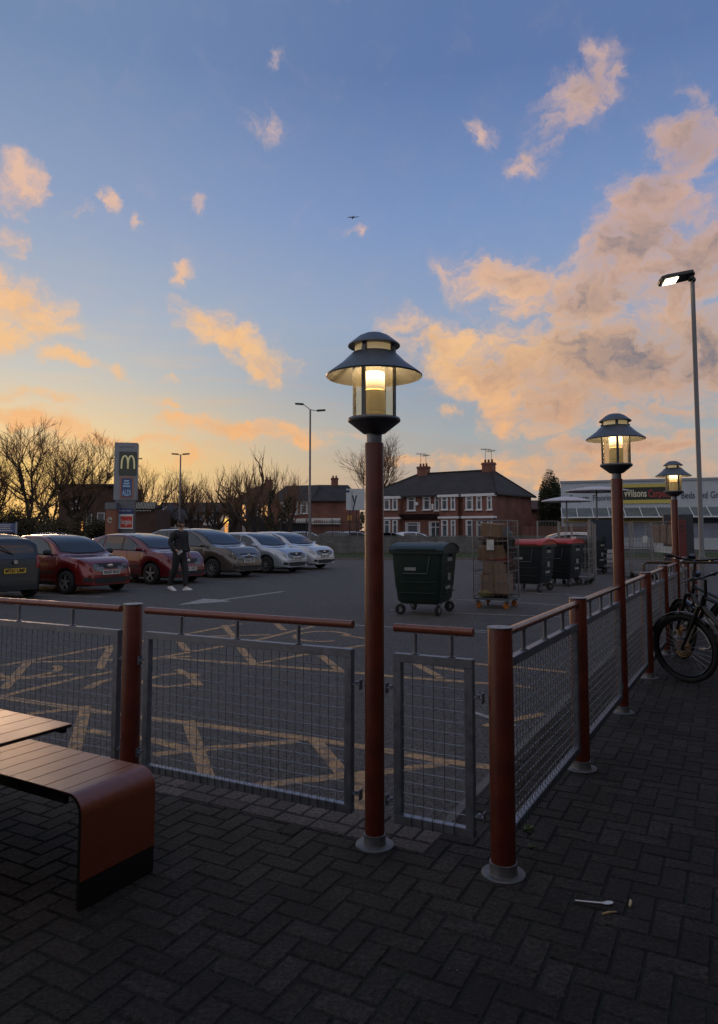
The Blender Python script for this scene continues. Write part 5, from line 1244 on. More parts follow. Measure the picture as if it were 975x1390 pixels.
# red hatchback
L = 3.92; pr_ = paintm('red_paint', (.15, .009, .008))
make_car('bright red hatchback with a black grille and round badge, left of the other red car', car_pos((91, 806), 2.49, 1.68), FW, L, 1.68, 2.49, .29, hatch(L, 1.45, .94, .92, .12, -1.35, .95), [(-1.96, .84), (-.8, .95), (.9, .91), (1.6, .76), (1.96, .52)], (.92, .12, -1.35, -1.72),
         pr_, ('ND07 RUU', False, .53), [(((.70, .955), (.2, .965), (-.38, .97)), ((.30, 1.24), (.0, 1.345), (-.38, 1.37))), (((-.48, .97), (-.9, .98), (-1.25, 1.01)), ((-.48, 1.37), (-.85, 1.36), (-1.12, 1.28)))], 'ford', badge='oval', wheel='spoke')
# darker red hatchback
L = 4.03; pr2 = paintm('deep_red_paint', (.11, .006, .009))
make_car('deep red hatchback with swept back headlights beside the walking man', car_pos((206, 793), 2.54, 1.73), FW, L, 1.73, 2.54, .31, hatch(L, 1.47, .98, 1.15, .1, -1.35, .98, .60), [(-2.0, .86), (-.8, .97), (.9, .94), (1.6, .80), (2.0, .52)], (1.15, .1, -1.35, -1.75),
         pr2, ('MX51 XNY', False, .44), [(((.92, .97), (.4, .985), (.0, .99)), ((.45, 1.20), (.25, 1.30), (.0, 1.36))), (((-.07, .99), (-.5, .995), (-.85, 1.0)), ((-.07, 1.37), (-.5, 1.385), (-.85, 1.37))), (((-.95, 1.0), (-1.2, 1.01), (-1.35, 1.04)), ((-.95, 1.36), (-1.1, 1.34), (-1.2, 1.26)))], 'swept', badge='round', wheel='spoke')
# brown people carrier
L = 4.47; pb = paintm('brown_paint', (.075, .062, .052))
make_car('brown people carrier with a chrome grille bar behind the walking man', car_pos((289, 784), 2.70, 1.80), FW, L, 1.80, 2.70, .32, hatch(L, 1.62, 1.05, 1.30, .25, -1.7, 1.05, .66), [(-2.2, .95), (-.8, 1.03), (.9, 1.0), (1.7, .86), (2.23, .56)], (1.30, .25, -1.7, -2.0),
         pb, ('YK08 OZE', False, .56), [(((1.0, 1.03), (.5, 1.045), (.12, 1.05)), ((.55, 1.33), (.35, 1.42), (.12, 1.50))), (((.03, 1.05), (-.4, 1.055), (-.85, 1.06)), ((.03, 1.51), (-.4, 1.53), (-.85, 1.53))), (((-.95, 1.06), (-1.4, 1.07), (-1.8, 1.1)), ((-.95, 1.52), (-1.3, 1.50), (-1.6, 1.42)))], 'wide', badge='round', roofbars=True, wheel='multi')
L = 4.2; ps = paintm('silver_paint', (.36, .39, .44), .3, .5)
make_car('silver hatchback with rounded headlights, next to the brown people carrier', car_pos((362, 778), 2.58, 1.76), FW, L, 1.76, 2.58, .31, hatch(L, 1.48, .96, 1.08, .2, -1.4, 1.0, .62), [(-2.1, .86), (-.8, .96), (.9, .93), (1.7, .78), (2.1, .52)], (1.08, .2, -1.4, -1.8),
         ps, ('YF55 KHB', False, .53), [(((.85, .97), (.4, .98), (.0, .985)), ((.42, 1.25), (.2, 1.34), (.0, 1.38))), (((-.08, .985), (-.5, .99), (-.9, 1.0)), ((-.08, 1.385), (-.5, 1.395), (-.9, 1.37)))], 'round', badge='round', wheel='multi')
L = 4.34; pw = paintm('pale_silver_paint', (.42, .44, .47), .3, .4)
make_car('palest silver hatchback at the far end of the row', car_pos((402, 773), 2.64, 1.84), FW, L, 1.84, 2.64, .32, hatch(L, 1.50, .97, 1.10, .15, -1.45, 1.0, .64), [(-2.15, .86), (-.8, .97), (.9, .94), (1.7, .80), (2.17, .54)], (1.10, .15, -1.45, -1.85),
         pw, ('FJ58 TYA', False, .53), [(((.85, .98), (.4, .99), (.0, .995)), ((.42, 1.25), (.2, 1.34), (.0, 1.40))), (((-.08, .995), (-.5, 1.0), (-.9, 1.01)), ((-.08, 1.40), (-.5, 1.41), (-.9, 1.38)))], 'wide', badge='oval', wheel='spoke')
# cars behind the fences
def far_car(px, Y, hd, label, c, L=4.3, H=1.46):
    p = tpos(px, Y); p.z = -.03
    make_car(label, p, hd, L, 1.78, 2.6, .31, hatch(L, H, .95, 1.08, .2, -1.45, .98, .62), [(-2.1, .86), (-.8, .96), (.9, .93), (1.7, .78), (2.1, .52)], (1.08, .2, -1.45, -1.85), paintm('far_paint', c), None,
             [(((.85, .97), (.4, .98), (.0, .985)), ((.42, 1.25), (.2, 1.34), (.0, 1.37))), (((-.08, .985), (-.5, .99), (-.9, 1.0)), ((-.08, 1.375), (-.5, 1.385), (-.9, 1.36)))], 'round', detail=False, group='cars standing beyond the fences', fog=False, lowgr=False)
far_car(566, 52, (1, -.1), 'white car showing its roof above the grey fence in front of the houses', (.45, .46, .48))
far_car(532, 50.5, (1, -.05), 'dark blue car roof just left of the white car above the grey fence', (.03, .035, .05), H=1.36)
far_car(418, 58, (1, .1), 'silver car behind the black railings by the corner shop', (.35, .38, .42))
far_car(446, 60, (-1, .1), 'dark car behind the black railings by the corner shop', (.03, .03, .035))
far_car(486, 62, (1, .0), 'pale car parked under the brush lettered board', (.35, .37, .4))
far_car(762, 30, (-1, .12), 'white saloon half hidden behind the red lidded bins', (.42, .42, .42), H=1.50)
far_car(82, 44, (1, -.3), 'dark car under the left trees behind the red hatchback', (.02, .02, .022))

# ================================================================== bins and cages
M['bingreen'] = mat('bin_green', (.004, .019, .014), .5, var=.15, vscale=4, dirt=((.02, .028, .024), 3, .4))
M['bindark'] = mat('bin_dark', (.005, .011, .014), .5, var=.15, vscale=4, dirt=((.02, .024, .026), 3, .4))
M['lidgreen'] = mat('lid_green', (.012, .026, .027), .5, var=.15)
M['lidred'] = mat('lid_red', (.34, .026, .012), .45, var=.15)
M['label'] = mat('pale_sticker', (.20, .21, .2), .6, var=.4, vscale=30)
M['castor'] = mat('castor_hub', (.2, .2, .2), .5, .3, var=.2)
def castor(b, bw_, x, y, r=.10, a=0.):
    c_ = Vector((x, y, r)); mt = Matrix.Rotation(a, 3, 'Z')
    k0 = len(bw_.v); bw_.lathe([(r*.35, -.022), (r*.9, -.022), (r, -.012), (r, .012), (r*.9, .022), (r*.35, .022)], 20, (0, 0, 0), 'Y'); bw_.v[k0:] = [tuple(mt @ Vector(v)+c_) for v in bw_.v[k0:]]
    for sd in (-1, 1): b.beam(c_+mt @ Vector((0, sd*.032, 0)), c_+mt @ Vector((r*.45, sd*.032, r*1.15)), .03, .006)
    b.box(c_+mt @ Vector((r*.45, 0, r*1.2)), (.09, .08, .012), rz=a)
def wheelie_bin(loc_, rz, label, bm_, lm, closed=True):
    t = thing('wheeled_bin', label, 'waste bin', loc_, rz, 'large four wheeled waste bins')
    W_, D_, z0, z1 = .98, 1.20, .24, 1.20
    b = MB(); rings = []
    for z, k in ((z0, .80), (z0+.05, .84), (.50, .885), (.52, .90), (.80, .94), (.82, .95), (z1, 1.0)):
        w, d = W_/2*k, D_/2*k; rr = .07; ring_ = []
        for cx, cy, a0 in ((w-rr, d-rr, 0), (-w+rr, d-rr, 90), (-w+rr, -d+rr, 180), (w-rr, -d+rr, 270)):
            for q in range(4): a = R(a0+q*30); ring_.append((cx+rr*math.cos(a), cy+rr*math.sin(a), z))
        rings.append(ring_)
    n = 16; vs = [p for r_ in rings for p in r_]; fs = [(i*n+j, i*n+(j+1) % n, (i+1)*n+(j+1) % n, (i+1)*n+j) for i in range(len(rings)-1) for j in range(n)]+[tuple(range(n))[::-1]]
    b.add(vs, fs); body = b.build('body', bm_, t, smooth=30)
    b = MB(); b.box((0, -D_/2-.01, z1-.03), (W_+.06, .05, .07)); b.box((0, D_/2+.01, z1-.03), (W_+.06, .05, .07)); b.box((W_/2+.01, 0, z1-.03), (.05, D_+.03, .07)); b.box((-W_/2-.01, 0, z1-.03), (.05, D_+.03, .07)); b.build('rim', bm_, t, bevel=.012)
    # side ribs and pocket frame
    b = MB()
    for z in (.42, .62, .86): b.box((W_/2*.93+.01, 0, z), (.03, D_*.62, .022)); b.box((0, -D_/2*.93-.0, z), (W_*.70, .03, .018))
    b.build('rib', bm_, body, bevel=.005)
    k_ = -D_/2*.965
    b = MB(); b.tube([(-.26, k_-.015, .78), (.20, k_-.015, .78), (.26, k_-.05, 1.10)], .008, 6); b.build('bag_wire', M['galvd'], t)
    b = MB(); b.box((-.12, k_-.012, .86), (.22, .006, .06)); b.build('sticker', M['label'], t)
    b = MB(); b.box((W_/2*.985, .0, 1.03), (.012, .34, .07)); b.build('sticker', M['label'], t); b = MB(); b.box((W_/2*.93+.012, .0, .70), (.012, .18, .13)); b.build('sticker', M['label'], t); b = MB(); b.box((W_/2*.90+.008, -.02, .50), (.012, .36, .06)); b.build('sticker', M['label'], t)
    # lid
    b = MB(); pr = []; m_ = 12
    for i in range(m_+1): u = i/m_; pr.append((-D_/2-.05+(D_+.10)*u, z1+.012+.13*math.sin(math.pi*u)**.55))
    poly = [(p[0], p[1]) for p in pr]+[(p[0], p[1]-.022) for p in pr[::-1]]
    b.extr([(-W_/2-.035, y, z) for y, z in poly], (W_+.07, 0, 0)); b.extr([(-W_/2-.02, y, z) for y, z in [(pr[0][0]+.02, z1+.0)]+[(p[0], p[1]-.02) for p in pr[1:-1]]+[(pr[-1][0]-.02, z1)]], (.02, 0, 0)); b.extr([(W_/2, y, z) for y, z in [(pr[0][0]+.02, z1+.0)]+[(p[0], p[1]-.02) for p in pr[1:-1]]+[(pr[-1][0]-.02, z1)]], (.02, 0, 0))
    lid = b.build('lid', lm, t, bevel=.006); b = MB(); b.tube([(-W_/2+.1, -D_/2-.09, z1+.03), (-W_/2+.12, -D_/2-.11, z1+.03), (W_/2-.12, -D_/2-.11, z1+.03), (W_/2-.1, -D_/2-.09, z1+.03)], .014, 6); b.build('lid_handle', lm, lid)
    for sd in (-1, 1):
        b = MB(); b.lathe([(.0, 0), (.028, 0), (.028, .07), (0, .07)], 10, (sd*(W_/2+.0)+(0 if sd > 0 else -.07), 0, z1-.09), 'X'); b.build('trunnion', bm_, t)
    b = MB(); b.box((0, 0, .225), (W_*.72, D_*.72, .04)); b.build('base_frame', M['trim'], t)
    for i, (sx_, sy) in enumerate(((1, 1), (1, -1), (-1, 1), (-1, -1))):
        b, bw_ = MB(), MB(); castor(b, bw_, sx_*W_*.37, sy*D_*.36, .10, R((35, 70, 140, 15)[i])); k = bw_.build('wheel', M['rubber'], t, smooth=40); b.build('fork', M['galvd'], k)
        b = MB(); b.lathe([(0, -.026), (.045, -.026), (.045, .026), (0, .026)], 12, (sx_*W_*.37, sy*D_*.36, .10), 'Y'); b.build('hub', M['castor'], k)
    return t
def bpos(px, py, Y=None): p = G(px, py); p.z = -.008; return p
b1 = wheelie_bin(G(580, 836)+Vector((.02, .55, -.008)), R(-21), 'dark green wheeled bin with a green lid, nearest the tall lamp post', M['bingreen'], M['lidgreen'])
wheelie_bin(G(723, 803)+Vector((.05, .35, -.008)), R(-32), 'left one of the two bins with bright red lids', M['bindark'], M['lidred'])
wheelie_bin(G(762, 796)+Vector((.15, .5, -.008)), R(-34), 'right one of the two bins with bright red lids', M['bindark'], M['lidred'])
wheelie_bin(G(806, 779)+Vector((0, .4, -.008)), R(-40), 'partly hidden dark bin behind the tall empty cages', M['bindark'], M['lidgreen'])

M['cagewire'] = mat('cage_wire', (.20, .205, .215), .45, .6, var=.25, vscale=8, dirt=((.16, .09, .05), 3, .5))
M['castor_o'] = mat('orange_castor', (.45, .14, .02), .5, var=.2)
def roll_cage(loc_, rz, label, W_=.72, D_=.80, H_=1.70, folded=False, oc=True, lab=True):
    t = thing('roll_cage', label, 'roll cage', loc_, rz, 'wheeled wire roll cages')
    z0 = .20; D2 = .22 if folded else D_
    b = MB()
    for sx_ in (-1, 1):
        for sy in (-1, 1): b.tube([(sx_*W_/2, sy*D2/2, z0), (sx_*W_/2, sy*D2/2, H_)], .014, 8)
    for sx_ in (-1, 1):
        for z in (z0+.04, H_-.01, .75, 1.22): b.tube([(sx_*W_/2, -D2/2, z), (sx_*W_/2, D2/2, z)], .009, 6)
    for z in (H_-.01, z0+.04, 1.0): b.tube([(-W_/2, D2/2, z), (W_/2, D2/2, z)], .010, 6)
    b.tube([(-W_/2, -D2/2, H_-.01), (W_/2, -D2/2, H_-.01)], .010, 6)
    b.build('frame', M['cagewire'], t, smooth=True)
    b = MB(); nx = 7
    for i in range(1, nx): x = -W_/2+W_*i/nx; b.tube([(x, D2/2, z0), (x, D2/2, H_)], .0035, 4)
    b.build('back_wires', M['cagewire'], t, recalc=False)
    b = MB()
    for i in range(1, nx): x = -W_/2+W_*i/nx; b.tube([(x, -D2/2, z0), (x, -D2/2, H_*.98)], .0032, 4)
    for z in (.55, .95, 1.35): b.tube([(-W_/2, -D2/2, z), (W_/2, -D2/2, z)], .0055, 4)
    b.build('front_gate', M['cagewire'], t, recalc=False)
    for sx_ in (-1, 1):
        b = MB()
        for i in range(1, 6): y = -D2/2+D2*i/6; b.tube([(sx_*W_/2, y, z0), (sx_*W_/2, y, H_)], .0035, 4)
        for i in range(1, 12): z = z0+(H_-z0)*i/12; b.tube([(sx_*W_/2, -D2/2, z), (sx_*W_/2, D2/2, z)], .0028, 4)
        b.build('side_wires', M['cagewire'], t, recalc=False)
    b = MB(); b.box((0, 0, z0-.005), (W_+.02, D2+.02, .035)); b.build('base', M['galvd'], t, bevel=.005)
    for i, (sx_, sy) in enumerate(((1, 1), (1, -1), (-1, 1), (-1, -1))):
        b, bw_ = MB(), MB(); castor(b, bw_, sx_*(W_/2-.08), sy*(D2/2-.08), .065, R((10, 50, 100, 160)[i])); k = bw_.build('wheel', M['castor_o'] if oc else M['rubber'], t, smooth=40); b.build('fork', M['galvd'], k)
    if lab: b = MB(); b.box((.0, -D2/2-.008, 1.28), (.15, .004, .21)); b.build('ticket', M['poster'], t)
    return t
cg = G(671, 826)+Vector((.12, .35, -.008)); CA = R(-27)
roll_cage(cg, CA, 'loaded roll cage packed with cardboard, between the green bin and the red lidded bins', H_=1.78)
M['card'] = mat('cardboard', (.20, .125, .07), .85, var=.2, vscale=8, dirt=((.12, .075, .045), 6, .5))
M['card2'] = mat('pale_cardboard', (.23, .16, .115), .85, var=.2, vscale=8)
M['card3'] = mat('dark_cardboard', (.10, .062, .040), .85, var=.3, vscale=8)
rot = Matrix.Rotation(CA, 3, 'Z')
def carton(lx, ly, lz, d, m, label, tilt=(0, 0, 0), name='cardboard_box', cat='box'):
    p = cg+rot @ Vector((lx, ly, lz)); t = thing(name, label, cat, p, CA+tilt[2], 'packaging in the loaded roll cage')
    q = Euler((tilt[0], tilt[1], 0)).to_matrix(); b = MB(); b.box((0, 0, 0), d, rot=q); b.build('carton', M[m], t, bevel=.004)
    b = MB(); b.box(q @ Vector((0, -d[1]/2-.0015, 0)), (.05, .002, d[2]*.96), rot=q); b.build('tape', M['card2' if m != 'card2' else 'card'], t)
    return t
carton(.05, -.14, .50, (.56, .42, .40), 'card2', 'largest pale box in the lower middle of the loaded cage')
carton(.02, -.18, .82, (.42, .36, .24), 'card2', 'pale box stacked on the largest box in the cage', (.04, .03, .1))
carton(-.04, -.12, 1.12, (.50, .40, .30), 'card', 'slumped brown box in the upper middle of the cage', (.12, -.08, .12))
carton(.0, -.16, 1.58, (.42, .34, .26), 'card', 'brown box at the very top of the loaded cage', (.05, .08, -.1))
carton(.18, .20, .62, (.30, .28, .58), 'card3', 'tall dark box at the back right of the cage', (.03, .1, .2))
carton(-.18, .18, .9, (.26, .30, 1.1), 'card3', 'tall dark box at the back left of the cage', (.03, -.05, .1))
carton(.2, .18, 1.22, (.26, .30, .42), 'card3', 'dark crumpled box at the upper back right of the cage', (.2, .15, .3))
random.seed(12)
for i, (z, m, l) in enumerate(((.26, 'card3', 'lowest flattened sheet of dark card in the cage'), (.97, 'red_s', 'thin red and brown flattened carton across the middle of the cage'), (1.40, 'card3', 'flattened dark carton under the top box in the cage'))):
    if m == 'red_s': M['red_s'] = mat('red_carton', (.16, .025, .02), .7, var=.4, vscale=9)
    b = MB(); b.box((0, 0, 0), (.62, .62, .035), rot=Euler((.08*(i-1), .06, .05)).to_matrix()); b.box((.05, -.05, .04), (.5, .55, .02), rot=Euler((.1, -.1, .3)).to_matrix())
    o = b.build('flattened_carton', M[m]); o.location = cg+rot @ Vector((0, 0, z)); o.rotation_euler = (0, 0, CA); tag(o, l, 'cardboard', 'packaging in the loaded roll cage')
M['bag'] = mat('dark_wrap', (.03, .032, .035), .3, var=.5, vscale=8, bump=.8, bscale=9)
b = MB(); rr = random.Random(4); b.lathe([(0, -.22), (.14, -.20), (.2, -.05), (.19, .1), (.1, .2), (0, .22)], 14); b.v = [(v[0]*(1+rr.uniform(-.15, .15)), v[1]*(1+rr.uniform(-.15, .15)), v[2]) for v in b.v]
o = b.build('plastic_bag', M['bag'], smooth=True); o.location = cg+rot @ Vector((.17, -.02, 1.42)); tag(o, 'dark crumpled plastic wrap near the top right of the cage', 'bag')
M['yellow_s'] = mat('yellow_wrap', (.20, .17, .05), .6, var=.4, vscale=9)
b = MB(); b.lathe([(0, -.09), (.17, -.07), (.2, .0), (.12, .07), (0, .09)], 12); b.v = [(v[0]*(1+rr.uniform(-.2, .2)), v[1]*.8, v[2]*(1+rr.uniform(-.2, .2))) for v in b.v]
o = b.build('plastic_bag', M['yellow_s'], smooth=True); o.location = cg+rot @ Vector((-.12, -.24, .31)); tag(o, 'yellowish crumpled bag at the bottom front of the cage', 'bag')
# empty cages
roll_cage(G(784, 792)+Vector((0, 0, -.008)), R(-30), 'tall empty roll cage just right of the red lidded bins', W_=.8, D_=.7, H_=1.82, oc=False)
roll_cage(G(793, 789)+Vector((.1, .3, -.008)), R(-8), 'empty roll cage nested behind the one by the red lidded bins', W_=.7, H_=1.78, folded=True, oc=False, lab=False)
roll_cage(G(770, 786)+Vector((0, 2.2, -.008)), R(-5), 'empty roll cage rising behind the red lids', W_=.72, H_=1.9, folded=True, oc=False, lab=False)
roll_cage(G(858, 783)+Vector((0, 0, -.008)), R(20), 'empty cage directly right of the middle lamp post', W_=.7, H_=1.85, oc=False, lab=False)
roll_cage(G(876, 785)+Vector((0, .1, -.008)), R(-12), 'empty cage with a white ticket between the middle and farthest lamps', W_=.72, H_=1.85, oc=False)
roll_cage(G(902, 786)+Vector((0, 0, -.008)), R(-18), 'cage with pale leaning boards left of the farthest lamp', W_=.72, H_=1.85, oc=False, lab=False)
cc = G(902, 786); rot2 = Matrix.Rotation(R(-18), 3, 'Z')
for i, (lx, z, w, h_, l) in enumerate(((-.22, 1.45, .14, .55, 'leftmost pale board in the cage by the farthest lamp'), (-.02, 1.45, .18, .6, 'middle pale board in the cage by the farthest lamp'), (.2, 1.42, .16, .62, 'rightmost pale board in the cage by the farthest lamp'), (.0, .95, .6, .22, 'low stack of pale card in the cage by the farthest lamp'))):
    o = MB().box((0, 0, 0), (w, .10, h_), rot=Euler((.08, .05*(i-1), .1*i)).to_matrix()).build('board', M['card2' if i < 3 else 'poster'], bevel=.004); o.location = cc+rot2 @ Vector((lx, -.1+.05*i, z)); tag(o, l, 'board', 'boards in the farthest cage')
# dark blue trolley with a box and shelves
A = G(822, 780)+Vector((.3, 1.0, 0)); A.z = -.008; t = thing('shelf_trolley', 'dark blue box on a shelved trolley behind the middle lamp post', 'trolley', A, R(-12))
b = MB(); b.box((0, 0, 1.42), (.95, .7, 1.05)); b.build('box', mat('navy_box', (.012, .02, .04), .5, var=.2), t, bevel=.02)
b = MB()
for sx_ in (-1, 1):
    for sy in (-1, 1): b.tube([(sx_*.48, sy*.36, .1), (sx_*.48, sy*.36, 2.0)], .016, 6)
b.build('frame', M['cagewire'], t)
for z in (.28, .52, .72, .88): MB().box((0, 0, z), (.98, .74, .03)).build('shelf', M['galvd'], t, bevel=.005)
for i, (sx_, sy) in enumerate(((1, 1), (1, -1), (-1, 1), (-1, -1))): b, bw_ = MB(), MB(); castor(b, bw_, sx_*.4, sy*.3, .06); k = bw_.build('wheel', M['rubber'], t); b.build('fork', M['galvd'], k)
# dark kiosk box with a red door
A = G(932, 778)+Vector((.1, .8, 0)); A.z = -.008; t = thing('collection_bank', 'dark upright container with a deep red door beside the grey lamp column', 'container', A, R(-20))
b = MB(); b.box((0, 0, 1.08), (1.0, .9, 2.15)); b.build('casing', mat('dark_casing', (.022, .026, .036), .5, var=.2), t, bevel=.02)
b = MB(); b.box((-.06, -.46, 1.1), (.62, .03, 1.75)); d_ = b.build('door', mat('deep_red_door', (.10, .014, .014), .5, var=.2), t, bevel=.01); b = MB(); b.box((-.06, -.48, 1.72), (.5, .012, .05)); b.box((-.06, -.48, 1.55), (.5, .012, .03)); b.build('slot', M['trim'], d_)

# ================================================================== parasols
M['canvas'] = mat('pale_canvas', (.50, .48, .52), .7, var=.08, vscale=3)
def parasol(px, py_rim, py_top, wpx, Y, label, ph):
    s = Y/FPX; A = tpos(px, Y); t = thing('parasol', label, 'parasol', A, 0, 'open parasols near the carpet shop'); zr = EYE+(719.4-py_rim)*s; zt = EYE+(719.4-py_top)*s; r = wpx*s/2
    MB().lathe([(r, zr), (r*.99, zr+.03), (r*.6, zr+(zt-zr)*.62), (r*.25, zr+(zt-zr)*.93), (0, zt)], 16, caps=False).build('canopy', M['canvas'], t, smooth=20)
    MB().lathe([(r, zr), (r*.99, zr-.02), (r*.985, zr+.02), (r*.6, zr+(zt-zr)*.58), (0, zt-.03)], 16, caps=False).build('canopy_lining', M['canvas'], t, smooth=20)
    MB().tube([(0, 0, 0), (0, 0, zt)], .035, 8).build('pole', M['charcoal'], t)
    for k in range(8): a = k*math.pi/4; MB().tube([(0, 0, zt-.08), (math.cos(a)*r*.97, math.sin(a)*r*.97, zr+.01)], .012, 4).build('rib', M['charcoal'], t)
    MB().lathe([(.05, .3), (.08, .5), (.09, 1.1), (.05, ph)], 10).build('tied_cover', mat('red_cover', (.18, .02, .02), .6, var=.2), t) if ph else None
    MB().lathe([(.3, 0), (.3, .06), (.06, .09)], 16).build('base', M['conc'], t)
parasol(770, 680.5, 674, 67, 31, 'left pale parasol above the empty cages', 0)
parasol(811, 666.8, 660.3, 84, 27, 'right pale parasol behind the middle lamp post', 1.9)

# ================================================================== tall lamps
M['pole'] = mat('column_grey', (.13, .135, .145), .5, .5, var=.12, vscale=3)
A = G(955, 807); A.z = 0; Y_ = A.y; s = Y_/FPX
t = thing('street_light', 'tall grey lamp column with a glowing tilted head at the right edge', 'street light', A)
zt = 7.86
MB().lathe([(.085, 0), (.085, .9), (.075, .95), (.058, 1.0), (.052, zt)], 16).build('column', M['pole'], t, smooth=30)
b = MB(); hd_ = Vector((-.985, -.06, -.17)).normalized(); up = Vector((-.17, .34, .94)); up = (up-hd_*up.dot(hd_)).normalized(); sdv = hd_.cross(up)
mt = Matrix((hd_, sdv, up)).transposed().to_4x4(); mt.translation = Vector((.0, 0, zt+.10))
b = MB(mt); b.box((.06, 0, -.04), (.14, .13, .16)); b.extr([(-.06, -.06, .10), (.02, -.16, .09), (.72, -.18, .045), (.86, -.15, .03), (.88, 0, .03), (.86, .15, .03), (.72, .18, .045), (.02, .16, .09), (-.06, .06, .10)], (0, 0, -.10)); hh = b.build('head', M['black'], t, bevel=.012)
b = MB(mt); b.box((.60, 0, -.062), (.34, .24, .012), rot=Euler((0, .06, 0)).to_matrix()); b.build('led_panel', mat('led', (1, 1, 1), .3, var=0, emit=(1, .86, .58), es=9), hh)
b = MB(mt); b.box((.02, 0, -.13), (.08, .12, .1)); b.build('knuckle', M['black'], t, bevel=.01)
def far_lamp(px, Y, top, double, label):
    A = tpos(px, Y); s = Y/FPX; H_ = EYE+(719.4-top)*s; t = thing('street_light', label, 'street light', A, 0, 'unlit lamp columns in the distance')
    MB().lathe([(.10, 0), (.10, 1.2), (.075, 1.3), (.055, H_)], 10).build('column', M['pole'], t, smooth=30)
    arms = ((-1, .24), (1, -.10)) if double else ((1, 0), (-1, 0))
    for sd, dz in arms:
        b = MB(); e_ = Vector((sd*(.42 if double else .18), 0, H_+dz*1.2+.02)); b.tube([(0, 0, H_-.02), e_], .025, 5); b.build('arm', M['pole'], t)
        b = MB(); b.extr([(e_.x, -.12, e_.z-.03), (e_.x+sd*.5, -.09, e_.z+.0), (e_.x+sd*.55, 0, e_.z+.01), (e_.x+sd*.5, .09, e_.z+.0), (e_.x, .12, e_.z-.03)], (0, 0, .10)); b.build('lamp_head', M['black'], t, bevel=.01)
far_lamp(420.5, 44, 554.5, True, 'tall unlit twin headed lamp column behind the silver cars')
far_lamp(243.5, 56, 617, False, 'distant lamp column with a short T head above the walking man')

# ================================================================== gull
B_ = AT(479, 295.5, 55.); t = thing('bird', 'dark gliding bird high in the blue sky', 'bird', B_, R(15))
MB().lathe([(0, -.24), (.03, -.2), (.065, -.05), (.06, .08), (.035, .16), (.03, .2), (0, .25)], 10, (0, 0, 0), 'Y').build('body', M['trim'], t, smooth=True)
for sd, dz in ((-1, -.10), (1, .07)):
    b = MB(); P_ = [(0, -.08, 0), (sd*.22, -.06, .06+dz*.3), (sd*.5, -.16, dz*1.0+.0)]; Q_ = [(0, .08, 0), (sd*.22, .10, .065+dz*.3), (sd*.5, -.12, dz*1.0+.005)]
    b.add(P_+Q_+[(p[0], p[1], p[2]+.012) for p in P_+Q_], [(0, 1, 4, 3), (1, 2, 5, 4), (6, 7, 10, 9), (7, 8, 11, 10), (0, 1, 7, 6), (1, 2, 8, 7), (3, 4, 10, 9), (4, 5, 11, 10), (2, 5, 11, 8)]); b.build('wing', M['trim'], t)
MB().box((0, -.27, 0), (.09, .10, .01)).build('tail', M['trim'], t)

# ================================================================== walking man
def skin(name, joints, edges, root, m, parent, sub=2, mirrorless=True):
    me = bpy.data.meshes.new(name); me.from_pydata([j[0] for j in joints], edges, []); o = bpy.data.objects.new(name, me); COL.objects.link(o)
    m1 = o.modifiers.new('skin', 'SKIN')
    for i, j in enumerate(joints):
        r = j[1]; me.skin_vertices[0].data[i].radius = (r, r) if isinstance(r, (int, float)) else r
    me.skin_vertices[0].data[root].use_root = True
    m1.use_smooth_shade = True; m2 = o.modifiers.new('sub', 'SUBSURF'); m2.levels = sub; m2.render_levels = sub
    bpy.context.view_layer.update(); me2 = bpy.data.meshes.new_from_object(o.evaluated_get(bpy.context.evaluated_depsgraph_get())); o.modifiers.clear(); o.data = me2
    me2.materials.clear(); me2.materials.append(m)
    for p in me2.polygons: p.use_smooth = True
    o.parent = parent; return o
M['skin'] = mat('skin', (.34, .19, .13), .55, var=.08, vscale=30)
M['cloth'] = mat('dark_tracksuit', (.014, .014, .018), .8, var=.3, vscale=9, bump=.4, bscale=25)
M['hair'] = mat('dark_hair', (.012, .009, .008), .7, var=.3, vscale=60)
pp = G(243, 801); pp.z = -.008; man = thing('person', 'man in a dark tracksuit and white trainers walking past the parked cars', 'person', pp, 0)
# local: x = walking direction (to the right of the picture and a little toward us)
man.rotation_euler = (0, 0, R(-34))
J = lambda *a: Vector(a)
bodyj = [(J(0, 0, 1.00), .12), (J(.01, 0, 1.14), .115), (J(.02, 0, 1.32), .125), (J(.02, 0, 1.46), .10), (J(.03, 0, 1.57), .055), (J(.045, 0, 1.64), .058), (J(.055, 0, 1.74), .092), (J(.05, 0, 1.80), .078),
         (J(0, .20, 1.50), .055), (J(-.05, .25, 1.24), .045), (J(.06, .25, 1.02), .034), (J(.09, .24, .96), .026),
         (J(0, -.20, 1.50), .055), (J(-.08, -.26, 1.24), .045), (J(.10, -.25, 1.08), .034), (J(.16, -.23, 1.04), .026),
         (J(0, .10, .96), .095), (J(.12, .10, .54), .060), (J(.14, .10, .12), .036), (J(.20, .10, .05), .032), (J(.30, .10, .035), .024),
         (J(0, -.10, .96), .095), (J(-.06, -.10, .54), .060), (J(-.22, -.10, .16), .036), (J(-.22, -.10, .07), .03), (J(-.12, -.10, .035), .024)]
bodye = [(0, 1), (1, 2), (2, 3), (3, 4), (4, 5), (5, 6), (6, 7), (3, 8), (8, 9), (9, 10), (10, 11), (3, 12), (12, 13), (13, 14), (14, 15), (0, 16), (16, 17), (17, 18), (18, 19), (19, 20), (0, 21), (21, 22), (22, 23), (23, 24), (24, 25)]
